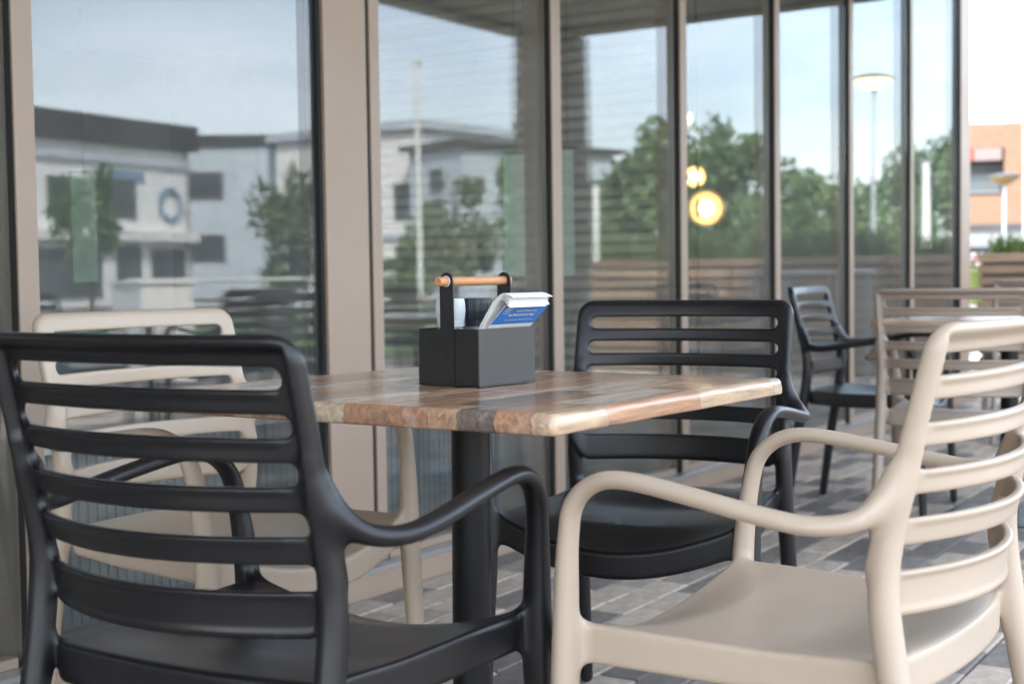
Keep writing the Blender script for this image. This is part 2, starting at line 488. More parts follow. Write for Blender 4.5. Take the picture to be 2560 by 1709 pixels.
def tabletop_mat():
    """printed patchwork of reclaimed planks running along local x, glossy lacquer"""
    mt, n, l, b = new_mat('patchwork_wood')
    def math_(op, a, c=None):
        q = n.new('ShaderNodeMath'); q.operation = op
        for i, v in enumerate((a, c)):
            if v is None: continue
            if isinstance(v, (int, float)): q.inputs[i].default_value = v
            else: l.new(v, q.inputs[i])
        return q.outputs[0]
    tc = n.new('ShaderNodeTexCoord'); sp = n.new('ShaderNodeSeparateXYZ')
    wob = n.new('ShaderNodeTexNoise'); wob.inputs['Scale'].default_value = 16.0; wob.inputs['Detail'].default_value = 3
    l.new(tc.outputs['Object'], wob.inputs['Vector']); l.new(tc.outputs['Object'], sp.inputs['Vector'])
    wv = math_('MULTIPLY', math_('SUBTRACT', wob.outputs['Fac'], 0.5), 0.034)
    yy = math_('ADD', sp.outputs['Y'], wv)
    # uneven plank rows: two interleaved widths
    r0 = math_('MULTIPLY', math_('ADD', yy, 5.031), 1/0.105)
    row = math_('FLOOR', r0); fr = math_('SUBTRACT', r0, row)
    wn_ = n.new('ShaderNodeTexWhiteNoise'); wn_.noise_dimensions = '1D'; l.new(row, wn_.inputs['W'])
    split = math_('ADD', math_('MULTIPLY', wn_.outputs['Value'], 0.4), 0.3)
    sub = math_('GREATER_THAN', fr, split)
    rid = math_('ADD', math_('MULTIPLY', row, 2.0), sub)
    wr = n.new('ShaderNodeTexWhiteNoise'); wr.noise_dimensions = '1D'; l.new(rid, wr.inputs['W'])
    xx = math_('ADD', math_('MULTIPLY', sp.outputs['X'], 3.3), math_('MULTIPLY', wr.outputs['Value'], 7.0))
    wob2 = n.new('ShaderNodeTexNoise'); wob2.inputs['Scale'].default_value = 40.0; l.new(tc.outputs['Object'], wob2.inputs['Vector'])
    xx = math_('ADD', xx, math_('MULTIPLY', wob2.outputs['Fac'], 0.10))
    cid = math_('ADD', math_('FLOOR', xx), math_('MULTIPLY', rid, 57.3))
    wc = n.new('ShaderNodeTexWhiteNoise'); wc.noise_dimensions = '1D'; l.new(cid, wc.inputs['W'])
    rp = n.new('ShaderNodeValToRGB'); rp.color_ramp.interpolation = 'CONSTANT'
    cols = [(0.00, (0.46, 0.27, 0.175)), (0.20, (0.56, 0.36, 0.235)), (0.36, (0.38, 0.225, 0.155)), (0.48, (0.60, 0.42, 0.285)), (0.62, (0.22, 0.17, 0.145)), (0.69, (0.62, 0.48, 0.355)), (0.78, (0.34, 0.265, 0.22)), (0.86, (0.52, 0.30, 0.19))]
    e = rp.color_ramp.elements
    e[0].position, e[0].color = cols[0][0], (*cols[0][1], 1)
    e[1].position, e[1].color = cols[1][0], (*cols[1][1], 1)
    for p_, c_ in cols[2:]:
        q = e.new(p_); q.color = (*c_, 1)
    l.new(wc.outputs['Value'], rp.inputs['Fac'])
    # grain along x
    mp = n.new('ShaderNodeMapping'); mp.inputs['Scale'].default_value = (3.0, 42.0, 42.0)
    l.new(tc.outputs['Object'], mp.inputs['Vector'])
    av = n.new('ShaderNodeVectorMath'); av.operation = 'ADD'; l.new(mp.outputs['Vector'], av.inputs[0])
    cx = n.new('ShaderNodeCombineXYZ'); l.new(math_('MULTIPLY', wc.outputs['Value'], 90.0), cx.inputs['X']); l.new(cx.outputs[0], av.inputs[1])
    gz = n.new('ShaderNodeTexNoise'); gz.inputs['Scale'].default_value = 2.0; gz.inputs['Detail'].default_value = 8; gz.inputs['Roughness'].default_value = 0.65; gz.inputs['Distortion'].default_value = 0.7
    l.new(av.outputs[0], gz.inputs['Vector'])
    gm = n.new('ShaderNodeMapRange'); gm.inputs['From Min'].default_value = 0.3; gm.inputs['From Max'].default_value = 0.7; gm.inputs['To Min'].default_value = 0.50; gm.inputs['To Max'].default_value = 1.22
    l.new(gz.outputs['Fac'], gm.inputs['Value'])
    hs = n.new('ShaderNodeHueSaturation'); hs.inputs['Saturation'].default_value = 1.08; l.new(gm.outputs['Result'], hs.inputs['Value']); l.new(rp.outputs['Color'], hs.inputs['Color'])
    # flaked whitish paint
    pz = n.new('ShaderNodeTexNoise'); pz.inputs['Scale'].default_value = 7.0; pz.inputs['Detail'].default_value = 12; pz.inputs['Roughness'].default_value = 0.72
    l.new(tc.outputs['Object'], pz.inputs['Vector'])
    pr = n.new('ShaderNodeValToRGB'); pr.color_ramp.elements[0].position = 0.56; pr.color_ramp.elements[1].position = 0.66
    l.new(pz.outputs['Fac'], pr.inputs['Fac'])
    mx = n.new('ShaderNodeMix'); mx.data_type = 'RGBA'
    l.new(math_('MULTIPLY', pr.outputs['Color'], 0.75), mx.inputs['Factor']); l.new(hs.outputs['Color'], mx.inputs['A']); mx.inputs['B'].default_value = (0.58, 0.50, 0.43, 1)
    # dark seams between planks
    sd1 = math_('LESS_THAN', math_('ABSOLUTE', math_('SUBTRACT', fr, split)), 0.014)
    sd2 = math_('LESS_THAN', fr, 0.022)
    sd3 = math_('LESS_THAN', math_('SUBTRACT', xx, math_('FLOOR', xx)), 0.010)
    sm = math_('MULTIPLY', math_('MAXIMUM', math_('MAXIMUM', sd1, sd2), sd3), 0.28)
    m2 = n.new('ShaderNodeMix'); m2.data_type = 'RGBA'; l.new(sm, m2.inputs['Factor']); l.new(mx.outputs['Result'], m2.inputs['A']); m2.inputs['B'].default_value = (0.06, 0.045, 0.04, 1)
    l.new(m2.outputs['Result'], b.inputs['Base Color'])
    b.inputs['Roughness'].default_value = 0.24
    nr = n.new('ShaderNodeMapRange'); nr.inputs['To Min'].default_value = 0.14; nr.inputs['To Max'].default_value = 0.28
    l.new(gz.outputs['Fac'], nr.inputs['Value']); l.new(nr.outputs['Result'], b.inputs['Roughness'])
    b.inputs['Specular IOR Level'].default_value = 0.6
    bp = n.new('ShaderNodeBump'); bp.inputs['Strength'].default_value = 0.05; bp.inputs['Distance'].default_value = 0.001
    l.new(gz.outputs['Fac'], bp.inputs['Height']); l.new(bp.outputs['Normal'], b.inputs['Normal'])
    return mt

def glass_mat(name, ior, tint, rough=0.0, haze=0.0):
    mt, n, l, b = new_mat(name)
    n.remove(b)
    out = [q for q in n if q.type == 'OUTPUT_MATERIAL'][0]
    # Schlick reflectance, the same from both faces of the thin sheet; ior holds the normal reflectance
    lw = n.new('ShaderNodeLayerWeight'); lw.inputs['Blend'].default_value = 0.5
    pw = n.new('ShaderNodeMath'); pw.operation = 'POWER'; l.new(lw.outputs['Facing'], pw.inputs[0]); pw.inputs[1].default_value = 5.0
    fr = n.new('ShaderNodeMapRange'); fr.inputs['To Min'].default_value = ior; fr.inputs['To Max'].default_value = 1.0
    l.new(pw.outputs[0], fr.inputs['Value'])
    tr = n.new('ShaderNodeBsdfTransparent'); tr.inputs['Color'].default_value = (*tint, 1)
    gl = n.new('ShaderNodeBsdfGlossy'); gl.inputs['Roughness'].default_value = rough
    # float glass is never quite flat
    tc = n.new('ShaderNodeTexCoord'); nz = n.new('ShaderNodeTexNoise'); nz.inputs['Scale'].default_value = 0.9; nz.inputs['Detail'].default_value = 1
    mp = n.new('ShaderNodeMapping'); mp.inputs['Scale'].default_value = (1.6, 1.0, 0.5)
    l.new(tc.outputs['Object'], mp.inputs['Vector']); l.new(mp.outputs['Vector'], nz.inputs['Vector'])
    bp = n.new('ShaderNodeBump'); bp.inputs['Strength'].default_value = 0.25; bp.inputs['Distance'].default_value = 0.006
    l.new(nz.outputs['Fac'], bp.inputs['Height']); l.new(bp.outputs['Normal'], gl.inputs['Normal'])
    mx = n.new('ShaderNodeMixShader')
    l.new(fr.outputs[0], mx.inputs[0]); l.new(tr.outputs[0], mx.inputs[1]); l.new(gl.outputs[0], mx.inputs[2])
    # patchy pale haze painted into the glass to lift its dark reflections
    df = n.new('ShaderNodeBsdfDiffuse'); df.inputs['Color'].default_value = (0.72, 0.76, 0.78, 1)
    nd = n.new('ShaderNodeTexNoise'); nd.inputs['Scale'].default_value = 2.6; nd.inputs['Detail'].default_value = 7; nd.inputs['Roughness'].default_value = 0.6
    md = n.new('ShaderNodeMapping'); md.inputs['Scale'].default_value = (2.2, 1.0, 0.35); l.new(tc.outputs['Object'], md.inputs['Vector']); l.new(md.outputs['Vector'], nd.inputs['Vector'])
    rd = n.new('ShaderNodeMapRange'); rd.inputs['From Min'].default_value = 0.3; rd.inputs['From Max'].default_value = 0.7; rd.inputs['To Min'].default_value = haze*0.55; rd.inputs['To Max'].default_value = haze*1.5
    l.new(nd.outputs['Fac'], rd.inputs['Value'])
    m3 = n.new('ShaderNodeMixShader'); l.new(rd.outputs['Result'], m3.inputs[0]); l.new(mx.outputs[0], m3.inputs[1]); l.new(df.outputs[0], m3.inputs[2])
    l.new(m3.outputs[0], out.inputs['Surface'])
    return mt

def paver_mat(island):
    mt, n, l, b = new_mat('paver_concrete' + ('_far' if island else ''))
    if island:
        g = n.new('ShaderNodeNewGeometry'); rnd = g.outputs['Random Per Island']
    else:
        g = n.new('ShaderNodeObjectInfo'); rnd = g.outputs['Random']
    rp = n.new('ShaderNodeValToRGB'); e = rp.color_ramp.elements
    e[0].position, e[0].color = 0.0, (0.19, 0.172, 0.155, 1); e[1].position, e[1].color = 1.0, (0.54, 0.455, 0.37, 1)
    for p_, c_ in ((0.34, (0.255, 0.23, 0.208)), (0.42, (0.40, 0.345, 0.29)), (0.7, (0.48, 0.41, 0.34))):
        q = e.new(p_); q.color = (*c_, 1)
    l.new(rnd, rp.inputs['Fac'])
    tc = n.new('ShaderNodeTexCoord'); nz = n.new('ShaderNodeTexNoise'); nz.inputs['Scale'].default_value = 22; nz.inputs['Detail'].default_value = 9; nz.inputs['Roughness'].default_value = 0.7
    l.new(tc.outputs['Object'], nz.inputs['Vector'])
    mr = n.new('ShaderNodeMapRange'); mr.inputs['From Min'].default_value = 0.3; mr.inputs['From Max'].default_value = 0.7; mr.inputs['To Min'].default_value = 0.72; mr.inputs['To Max'].default_value = 1.25
    l.new(nz.outputs['Fac'], mr.inputs['Value'])
    hs = n.new('ShaderNodeHueSaturation'); l.new(mr.outputs['Result'], hs.inputs['Value']); l.new(rp.outputs['Color'], hs.inputs['Color'])
    l.new(hs.outputs['Color'], b.inputs['Base Color'])
    b.inputs['Roughness'].default_value = 0.92
    b.inputs['Specular IOR Level'].default_value = 0.2
    bp = n.new('ShaderNodeBump'); bp.inputs['Strength'].default_value = 0.4; bp.inputs['Distance'].default_value = 0.003
    l.new(nz.outputs['Fac'], bp.inputs['Height']); l.new(bp.outputs['Normal'], b.inputs['Normal'])
    return mt

def leaf_mat(name, c1, c2):
    mt, n, l, b = new_mat(name)
    g = n.new('ShaderNodeNewGeometry'); rp = n.new('ShaderNodeValToRGB')
    rp.color_ramp.elements[0].color = (*c1, 1); rp.color_ramp.elements[1].color = (*c2, 1)
    l.new(g.outputs['Random Per Island'], rp.inputs['Fac'])
    b.inputs['Roughness'].default_value = 0.55
    l.new(rp.outputs['Color'], b.inputs['Base Color'])
    out = [q for q in n if q.type == 'OUTPUT_MATERIAL'][0]
    tl = n.new('ShaderNodeBsdfTranslucent'); l.new(rp.outputs['Color'], tl.inputs['Color'])
    mx = n.new('ShaderNodeMixShader'); mx.inputs[0].default_value = 0.3
    l.new(b.outputs[0], mx.inputs[1]); l.new(tl.outputs[0], mx.inputs[2]); l.new(mx.outputs[0], out.inputs['Surface'])
    return mt

def brick_mat():
    mt, n, l, b = new_mat('orange_brick')
    tc = n.new('ShaderNodeTexCoord'); sp = n.new('ShaderNodeSeparateXYZ'); cb = n.new('ShaderNodeCombineXYZ')
    l.new(tc.outputs['Object'], sp.inputs[0]); l.new(sp.outputs['X'], cb.inputs['X']); l.new(sp.outputs['Z'], cb.inputs['Y'])
    br = n.new('ShaderNodeTexBrick'); br.inputs['Scale'].default_value = 1.0
    br.inputs['Brick Width'].default_value = 0.22; br.inputs['Row Height'].default_value = 0.065; br.inputs['Mortar Size'].default_value = 0.008
    br.inputs['Color1'].default_value = (0.215, 0.118, 0.068, 1); br.inputs['Color2'].default_value = (0.165, 0.088, 0.050, 1); br.inputs['Mortar'].default_value = (0.20, 0.155, 0.12, 1)
    l.new(cb.outputs[0], br.inputs['Vector']); l.new(br.outputs['Color'], b.inputs['Base Color'])
    b.inputs['Roughness'].default_value = 0.85
    return mt

def barcode_mat():
    mt, n, l, b = new_mat('barcode_label')
    tc = n.new('ShaderNodeTexCoord'); mp = n.new('ShaderNodeMapping'); mp.inputs['Scale'].default_value = (420, 420, 0.0)
    nz = n.new('ShaderNodeTexNoise'); nz.inputs['Scale'].default_value = 1.0; nz.inputs['Detail'].default_value = 2
    rp = n.new('ShaderNodeValToRGB'); rp.color_ramp.interpolation = 'CONSTANT'
    rp.color_ramp.elements[0].color = (0.07, 0.06, 0.12, 1); rp.color_ramp.elements[1].position = 0.5; rp.color_ramp.elements[1].color = (0.72, 0.70, 0.78, 1)
    l.new(tc.outputs['Object'], mp.inputs['Vector']); l.new(mp.outputs['Vector'], nz.inputs['Vector']); l.new(nz.outputs['Fac'], rp.inputs['Fac']); l.new(rp.outputs['Color'], b.inputs['Base Color'])
    return mt

M['table_wood'] = tabletop_mat()
M['glass'] = glass_mat('window_glass', 0.082, (0.93, 0.955, 0.945), 0.012, 0.024)
M['paver'] = paver_mat(False)
M['paver_far'] = paver_mat(True)
M['joint_sand'] = pmat('joint_sand', (0.10, 0.095, 0.085), 0.95, var=0.3, scale=30)
M['asphalt'] = pmat('plaza_concrete', (0.13, 0.125, 0.118), 0.9, var=0.25, scale=3, bump=0.3, bscale=120)
M['lawn'] = pmat('lawn', (0.07, 0.13, 0.03), 0.9, var=0.35, scale=4, bump=0.6, bscale=60)
M['soffit'] = pmat('soffit', (0.55, 0.55, 0.50), 0.6, var=0.06, scale=2)
M['fascia'] = pmat('fascia', (0.30, 0.28, 0.25), 0.5, var=0.05, scale=2)
M['timber'] = wood_mat('weathered_timber', (0.16, 0.105, 0.065), (0.25, 0.165, 0.10), (0.33, 0.235, 0.155))
M['timber_light'] = wood_mat('light_timber', (0.28, 0.18, 0.10), (0.38, 0.26, 0.16), (0.46, 0.33, 0.21))
M['dark_interior'] = pmat('interior_wall', (0.30, 0.29, 0.27), 0.8, var=0.15, scale=1.5)
M['interior_floor'] = pmat('interior_floor', (0.22, 0.19, 0.155), 0.35, var=0.25, scale=3, stretch=(0.5, 6, 1))
M['white_paint'] = pmat('white_paint', (0.72, 0.72, 0.71), 0.5, var=0.04, scale=2)
M['pale_render'] = pmat('pale_render', (0.80, 0.80, 0.79), 0.8, var=0.07, scale=0.7)
M['grey_render'] = pmat('grey_render', (0.46, 0.52, 0.58), 0.7, var=0.07, scale=0.7)
M['slate'] = pmat('slate_roof', (0.055, 0.055, 0.058), 0.7, var=0.2, scale=1.5)
M['dark_glass'] = pmat('dark_window', (0.07, 0.085, 0.095), 0.12, spec=0.6)
M['window_frame'] = pmat('window_frame', (0.25, 0.25, 0.25), 0.5)
M['blue_sign'] = pmat('blue_sign', (0.20, 0.30, 0.43), 0.5)
M['red_sign'] = pmat('red_sign', (0.25, 0.045, 0.035), 0.5)
M['brick'] = brick_mat()
M['bark'] = pmat('bark', (0.085, 0.065, 0.05), 0.9, var=0.3, scale=14, stretch=(1, 1, 0.2))
M['leaf_dark'] = leaf_mat('leaf_dark', (0.058, 0.112, 0.045), (0.13, 0.215, 0.085))
M['leaf_mid'] = leaf_mat('leaf_mid', (0.080, 0.145, 0.050), (0.18, 0.27, 0.10))
M['leaf_sage'] = leaf_mat('leaf_sage', (0.11, 0.14, 0.08), (0.20, 0.235, 0.13))
M['leaf_lime'] = leaf_mat('leaf_lime', (0.13, 0.21, 0.04), (0.26, 0.36, 0.08))
M['grass'] = leaf_mat('grass_blade', (0.07, 0.12, 0.03), (0.19, 0.24, 0.08))
M['galv'] = pmat('galvanised_steel', (0.42, 0.44, 0.46), 0.45, metal=0.6, var=0.06, scale=5)
M['lamp_dish'] = pmat('lamp_dish', (0.34, 0.22, 0.08), 0.45, metal=0.3)
M['copper'] = pmat('copper_dish', (0.74, 0.47, 0.20), 0.45, metal=0.3, var=0.05, scale=20)
M['bulb'] = emat('lit_bulb', (1.0, 0.82, 0.56), 2.2)
M['lit_diffuser'] = emat('lit_diffuser', (1.0, 0.72, 0.40), 1.6)
M['paper'] = pmat('white_paper', (0.82, 0.81, 0.79), 0.85, var=0.03, scale=60)
M['card_blue'] = pmat('card_blue', (0.03, 0.21, 0.62), 0.35, var=0.06, scale=30)
M['cap_white'] = pmat('white_cap', (0.66, 0.68, 0.68), 0.4)
M['cap_dark'] = pmat('dark_cap', (0.022, 0.027, 0.036), 0.33)
M['jar'] = pmat('grey_jar', (0.20, 0.22, 0.22), 0.25)
M['label_navy'] = pmat('navy_label', (0.02, 0.02, 0.10), 0.4)
M['barcode'] = barcode_mat()
def film_mat(name, col, opacity):
    mt, n, l, b = new_mat(name)
    out = [q for q in n if q.type == 'OUTPUT_MATERIAL'][0]
    b.inputs['Base Color'].default_value = (*col, 1); b.inputs['Roughness'].default_value = 0.6
    tr = n.new('ShaderNodeBsdfTransparent'); mx = n.new('ShaderNodeMixShader'); mx.inputs[0].default_value = opacity
    l.new(tr.outputs[0], mx.inputs[1]); l.new(b.outputs[0], mx.inputs[2]); l.new(mx.outputs[0], out.inputs['Surface'])
    return mt
M['green_banner'] = film_mat('pale_green_film', (0.66, 0.80, 0.68), 0.36)
M['pale_slat'] = wood_mat('pale_slat', (0.50, 0.42, 0.33), (0.58, 0.50, 0.40), (0.66, 0.58, 0.48))
M['white_laminate'] = pmat('white_laminate', (0.75, 0.75, 0.74), 0.3)
M['lime_pot'] = pmat('lime_pot', (0.09, 0.12, 0.03), 0.5)
M['petal_white'] = pmat('white_petals', (0.40, 0.38, 0.37), 0.7)
M['petal_red'] = pmat('red_petals', (0.30, 0.05, 0.04), 0.7)
M['soil'] = pmat('soil', (0.045, 0.035, 0.026), 0.95, var=0.3, scale=30)
M['pale_sign'] = pmat('pale_sign', (0.20, 0.15, 0.145), 0.6)
M['pale_band'] = pmat('pale_band', (0.17, 0.18, 0.20), 0.6)
M['alu'] = pmat('aluminium_sill', (0.46, 0.47, 0.48), 0.35, metal=0.7)
M['heater'] = pmat('heater_grey', (0.10, 0.10, 0.098), 0.5)
# ------------------------------------------------------------------ ground and terrace
gnd = MB().add([(-400,-400,-0.075),(400,-400,-0.075),(400,500,-0.075),(-400,500,-0.075)], [(0,1,2,3)]).build('ground', M['asphalt'])
tag(gnd, kind='structure')
lawn = MB().add([F(13.5, 4.4, -0.04), F(75, 4.4, -0.04), F(75, 24, -0.04), F(13.5, 24, -0.04)], [(3,2,1,0)]).build('lawn', M['lawn'])
tag(lawn, kind='structure')

TK0, TK1, TO0, TO1 = -3.0, 16.0, 0.062, 6.2
def floc(o, z=0.0, k=0.0):
    return None
terr = MB().box((TK0, -TO1, -0.070), (TK1, -TO0, -0.0085)).build('terrace_paving', M['joint_sand'])
terr.location = FO; terr.rotation_euler = (0, 0, FANG)
tag(terr, kind='structure')
PL, PW = 0.2055, 0.1005
def paver_geom():
    a, b, c = PL/2, PW/2, 0.0045
    v = [(-a,-b,-0.05),(a,-b,-0.05),(a,b,-0.05),(-a,b,-0.05),(-a,-b,-c),(a,-b,-c),(a,b,-c),(-a,b,-c),(-a+c,-b+c,0),(a-c,-b+c,0),(a-c,b-c,0),(-a+c,b-c,0)]
    f = [(0,1,5,4),(1,2,6,5),(2,3,7,6),(3,0,4,7),(4,5,9,8),(5,6,10,9),(6,7,11,10),(7,4,8,11),(8,9,10,11)]
    return v, f
pv, pf = paver_geom()
pmesh = bpy.data.meshes.new('paver'); pmesh.from_pydata(pv, [], pf); pmesh.materials.append(M['paver'])
cam_inv = cam.matrix_world.inverted()
def to_px(p):
    q = cam_inv @ p
    if q.z > -0.1: return None
    return (1280 + 3430*q.x/-q.z, 854.5 - 3430*q.y/-q.z, -q.z)
spots = []
nrow = int((TO1-TO0)/0.105)
for r in range(nrow):
    o = TO0 + 0.0525 + r*0.105
    k = TK0 + 0.105 + (0.105 if r % 2 else 0)
    while k < TK1 - 0.1:
        spots.append((k, o)); k += 0.21
near = []
for i, (k, o) in enumerate(spots):
    q = to_px(F(k, o, 0))
    if q and 560 < q[0] < 2600 and 1000 < q[1] < 1760:
        # largest in the picture first
        near.append((q[2], i))
near.sort()
near_ids = set(i for _, i in near[:300])
rest = MB()
for i, (k, o) in enumerate(spots):
    dz = random.uniform(-0.0016, 0.0016); ra = random.uniform(-0.012, 0.012)
    loc = Vector((k + random.uniform(-0.0015, 0.0015), -o + random.uniform(-0.001, 0.001), dz))
    if i in near_ids:
        p = bpy.data.objects.new('paver', pmesh); COL.objects.link(p); p.parent = terr; p.location = loc
        p.rotation_euler = (random.uniform(-0.006, 0.006), random.uniform(-0.006, 0.006), ra)
    else:
        c, s = math.cos(ra), math.sin(ra)
        rest.add([(loc.x+x*c-y*s, loc.y+x*s+y*c, loc.z+z) for x, y, z in pv], pf)
tag(rest.build('far_pavers', M['paver_far'], terr), kind='stuff')

# ------------------------------------------------------------------ cafe building: glazed front, canopy, column, room behind the glass
bld = empty('cafe_building', FO, FANG)
tag(bld, 'glazed cafe front with tan metal window frames and a flat canopy', 'building')
def B(name, mat, k0, k1, o0, o1, z0, z1, parent=bld, bevel=0.0):
    return MB().box((k0, -o1, z0), (k1, -o0, z1)).build(name, M[mat], parent, bevel)
FRAMES = [(-2.32, -2.25), (-1.25, -1.19), (-0.18, -0.12), (0.885, 0.945), (1.954, 2.008)]
MULL = [(4.239, 4.304), (5.295, 5.357), (6.352, 6.417), (7.444, 7.507), (8.590, 8.655), (9.775, 10.02)]
ZT = 3.02
for a, c in FRAMES + MULL:
    q = B('mullion', 'tan_frame', a, c, 0.0165, 0.024, 0.083, ZT, bevel=0.0015)
    B('gasket', 'gasket', a + 0.001, c - 0.001, -0.006, 0.0162, 0.083, ZT, q)
    B('inner_post', 'tan_frame', a + 0.004, c - 0.004, -0.10, -0.0365, 0.083, ZT, q)
q = B('door_post', 'tan_frame', 3.000, 3.190, 0.0045, 0.018, 0.083, ZT, bevel=0.002)
B('gasket', 'gasket', 2.990, 3.2155, -0.034, 0.0042, 0.083, ZT, q)
q = B('door_post', 'tan_frame', 3.216, 3.262, -0.002, 0.012, 0.083, ZT, bevel=0.002)
B('gasket', 'gasket', 3.2163, 3.266, -0.034, -0.0023, 0.083, ZT, q)
edges = [(-2.25, -1.25), (-1.19, -0.18), (-0.12, 0.885), (0.945, 1.954), (2.008, 2.986), (3.262, 4.220), (4.304, 5.276), (5.357, 6.333), (6.417, 7.425), (7.507, 8.571), (8.655, 9.758)]
for a, c in edges:
    B('glass_pane', 'glass', a + 0.004, c - 0.002, -0.032, -0.008, 0.083, ZT)
    B('bottom_rail', 'tan_frame', a + 0.0125, c - 0.0225, -0.0315, 0.0095, 0.0825, 0.105)
B('sill', 'alu', -2.3, 10.02, 0.010, 0.060, 0.068, 0.0815)
B('plinth', 'tan_frame', -2.3, 10.02, -0.12, 0.054, -0.07, 0.0675)
B('head_rail', 'tan_frame', -2.32, 10.02, -0.10, 0.045, ZT + 0.001, ZT + 0.12)
B('added_shade_wall', 'tan_frame', -5.0, 10.02, -0.30, 0.030, ZT + 0.1215, 4.7)  # unseen extra height, added to keep the sun off the terrace
B('ceiling', 'soffit', -5.19, 10.19, -8.19, -0.301, ZT + 0.122, ZT + 0.30)
B('roof', 'slate', -5.2, 10.2, -8.2, -0.301, 4.0, 4.3)
CE, CO, CZ = 8.44, 2.60, 2.60
can = B('canopy', 'soffit', -5.0, CE, 0.046, CO, CZ, CZ + 0.22)
B('fascia', 'fascia', -5.0, CE + 0.03, CO + 0.001, CO + 0.03, CZ - 0.004, CZ + 0.28, can)
B('fascia', 'fascia', CE + 0.001, CE + 0.03, 0.046, CO, CZ - 0.004, CZ + 0.28, can)
B('soffit_trim', 'fascia', -5.0, CE - 0.10, CO - 0.24, CO - 0.18, CZ - 0.03, CZ - 0.0005, can)
B('soffit_trim', 'fascia', CE - 0.24, CE - 0.18, 0.10, CO - 0.26, CZ - 0.03, CZ - 0.0005, can)
k0, k1, o0, o1 = CE - 0.36, CE - 0.02, CO - 0.43, CO - 0.09
col = B('column', 'slate', k0, k1, o0, o1, -0.07, CZ - 0.0005)
pitch_ = 0.0855
for i in range(30):
    z0 = 0.01 + i*pitch_; za, zc = z0 + 0.006, z0 + pitch_ - 0.006
    mb = MB()
    mb.box((k0 - 0.022, -o1 - 0.020, za), (k1 + 0.022, -o1 - 0.002, zc)).box((k0 - 0.022, -o0 + 0.002, za), (k1 + 0.022, -o0 + 0.020, zc))
    mb.box((k0 - 0.022, -o1 - 0.0015, za), (k0 - 0.002, -o0 + 0.0015, zc)).box((k1 + 0.002, -o1 - 0.0015, za), (k1 + 0.022, -o0 + 0.0015, zc))
    mb.build('slat', M['pale_slat'], col)
# the room
B('floor', 'interior_floor', -5.0, 10.0, -8.0, -0.121, -0.07, 0.012)
B('back_wall', 'dark_interior', -5.0, 10.2, -8.2, -8.001, -0.07, ZT + 0.25)
B('side_wall', 'dark_interior', 10.021, 10.2, -8.0, -0.14, -0.07, ZT + 0.25)
B('side_wall', 'dark_interior', -5.2, -5.001, -8.0, 0.0, -0.07, ZT + 0.25)
B('front_wall', 'tan_frame', -5.0, -2.33, -0.2, 0.05, -0.07, ZT + 0.121)

# slatted timber screen inside, square to the glass
scr = empty('timber_screen', F(8.0, -1.35, 0.012), FANG)
tag(scr, 'slatted timber screen standing inside the cafe behind the middle windows', 'screen')
for y in (-0.05, 3.0):
    MB().box((-0.034, y, 0), (0.02, y + 0.05, 3.10)).build('post', M['timber'], scr)
sm = MB().box((-0.032, 0.0005, 0), (-0.0205, 2.9995, 0.046)).mesh('slat')
for i in range(40):
    o = link('slat', sm, M['pale_slat'], scr); o.location = (0, 0, 0.08 + i*0.0755)

# low convector heater right behind the glass
ht = empty('convector_heater', F(2.0, -0.22, 0.012), FANG)
tag(ht, 'low pale ribbed heater on the floor behind the left window', 'heater')
MB().box((0, 0.03, 0.04), (2.3, 0.12, 0.50)).build('casing', M['heater'], ht)
fins = MB()
for i in range(75):
    w = 0.010 + 0.012*random.random()
    fins.box((0.02 + i*0.0302, 0.024 + 0.003*random.random(), 0.05), (0.02 + i*0.0302 + w, 0.0295, 0.49))
tag(fins.build('fins', M['heater'], ht), kind='stuff')
MB().box((-0.01, -0.03, 0.501), (2.31, 0.125, 0.525)).build('top_grille', M['alu'], ht)
for x in (0.1, 2.1): MB().box((x, 0.02, 0), (x + 0.05, 0.1, 0.0395)).build('foot', M['heater'], ht)

# pale green banners hanging inside beside the frames
for i, (k, o, w, z0, z1, lab) in enumerate([(3.71, -1.84, 0.095, 0.93, 1.36, 'pale green narrow banner hanging behind the left window'),
                                            (5.49, -0.93, 0.11, 0.93, 1.50, 'pale green narrow banner hanging behind the window right of the post'),
                                            (5.62, -0.72, 0.055, 0.93, 1.52, 'pale green thin banner hanging behind the third window')]):
    b = empty('hanging_banner', F(k, o, z0), FANG + RAD(-57))
    tag(b, lab, 'banner', 'pale green banners inside')
    MB().box((-w/2, -0.004, 0), (w/2, 0.004, z1 - z0)).build('panel', M['green_banner'], b)
    MB().tube([(-w/2 - 0.02, 0, z1 - z0 + 0.008), (w/2 + 0.02, 0, z1 - z0 + 0.008)], 0.007, 8).build('rod', M['black_metal'], b)
    MB().tube([(0, 0, z1 - z0 + 0.016), (0, 0, ZT + 0.12 - z0)], 0.002, 6).build('cord', M['black_metal'], b)

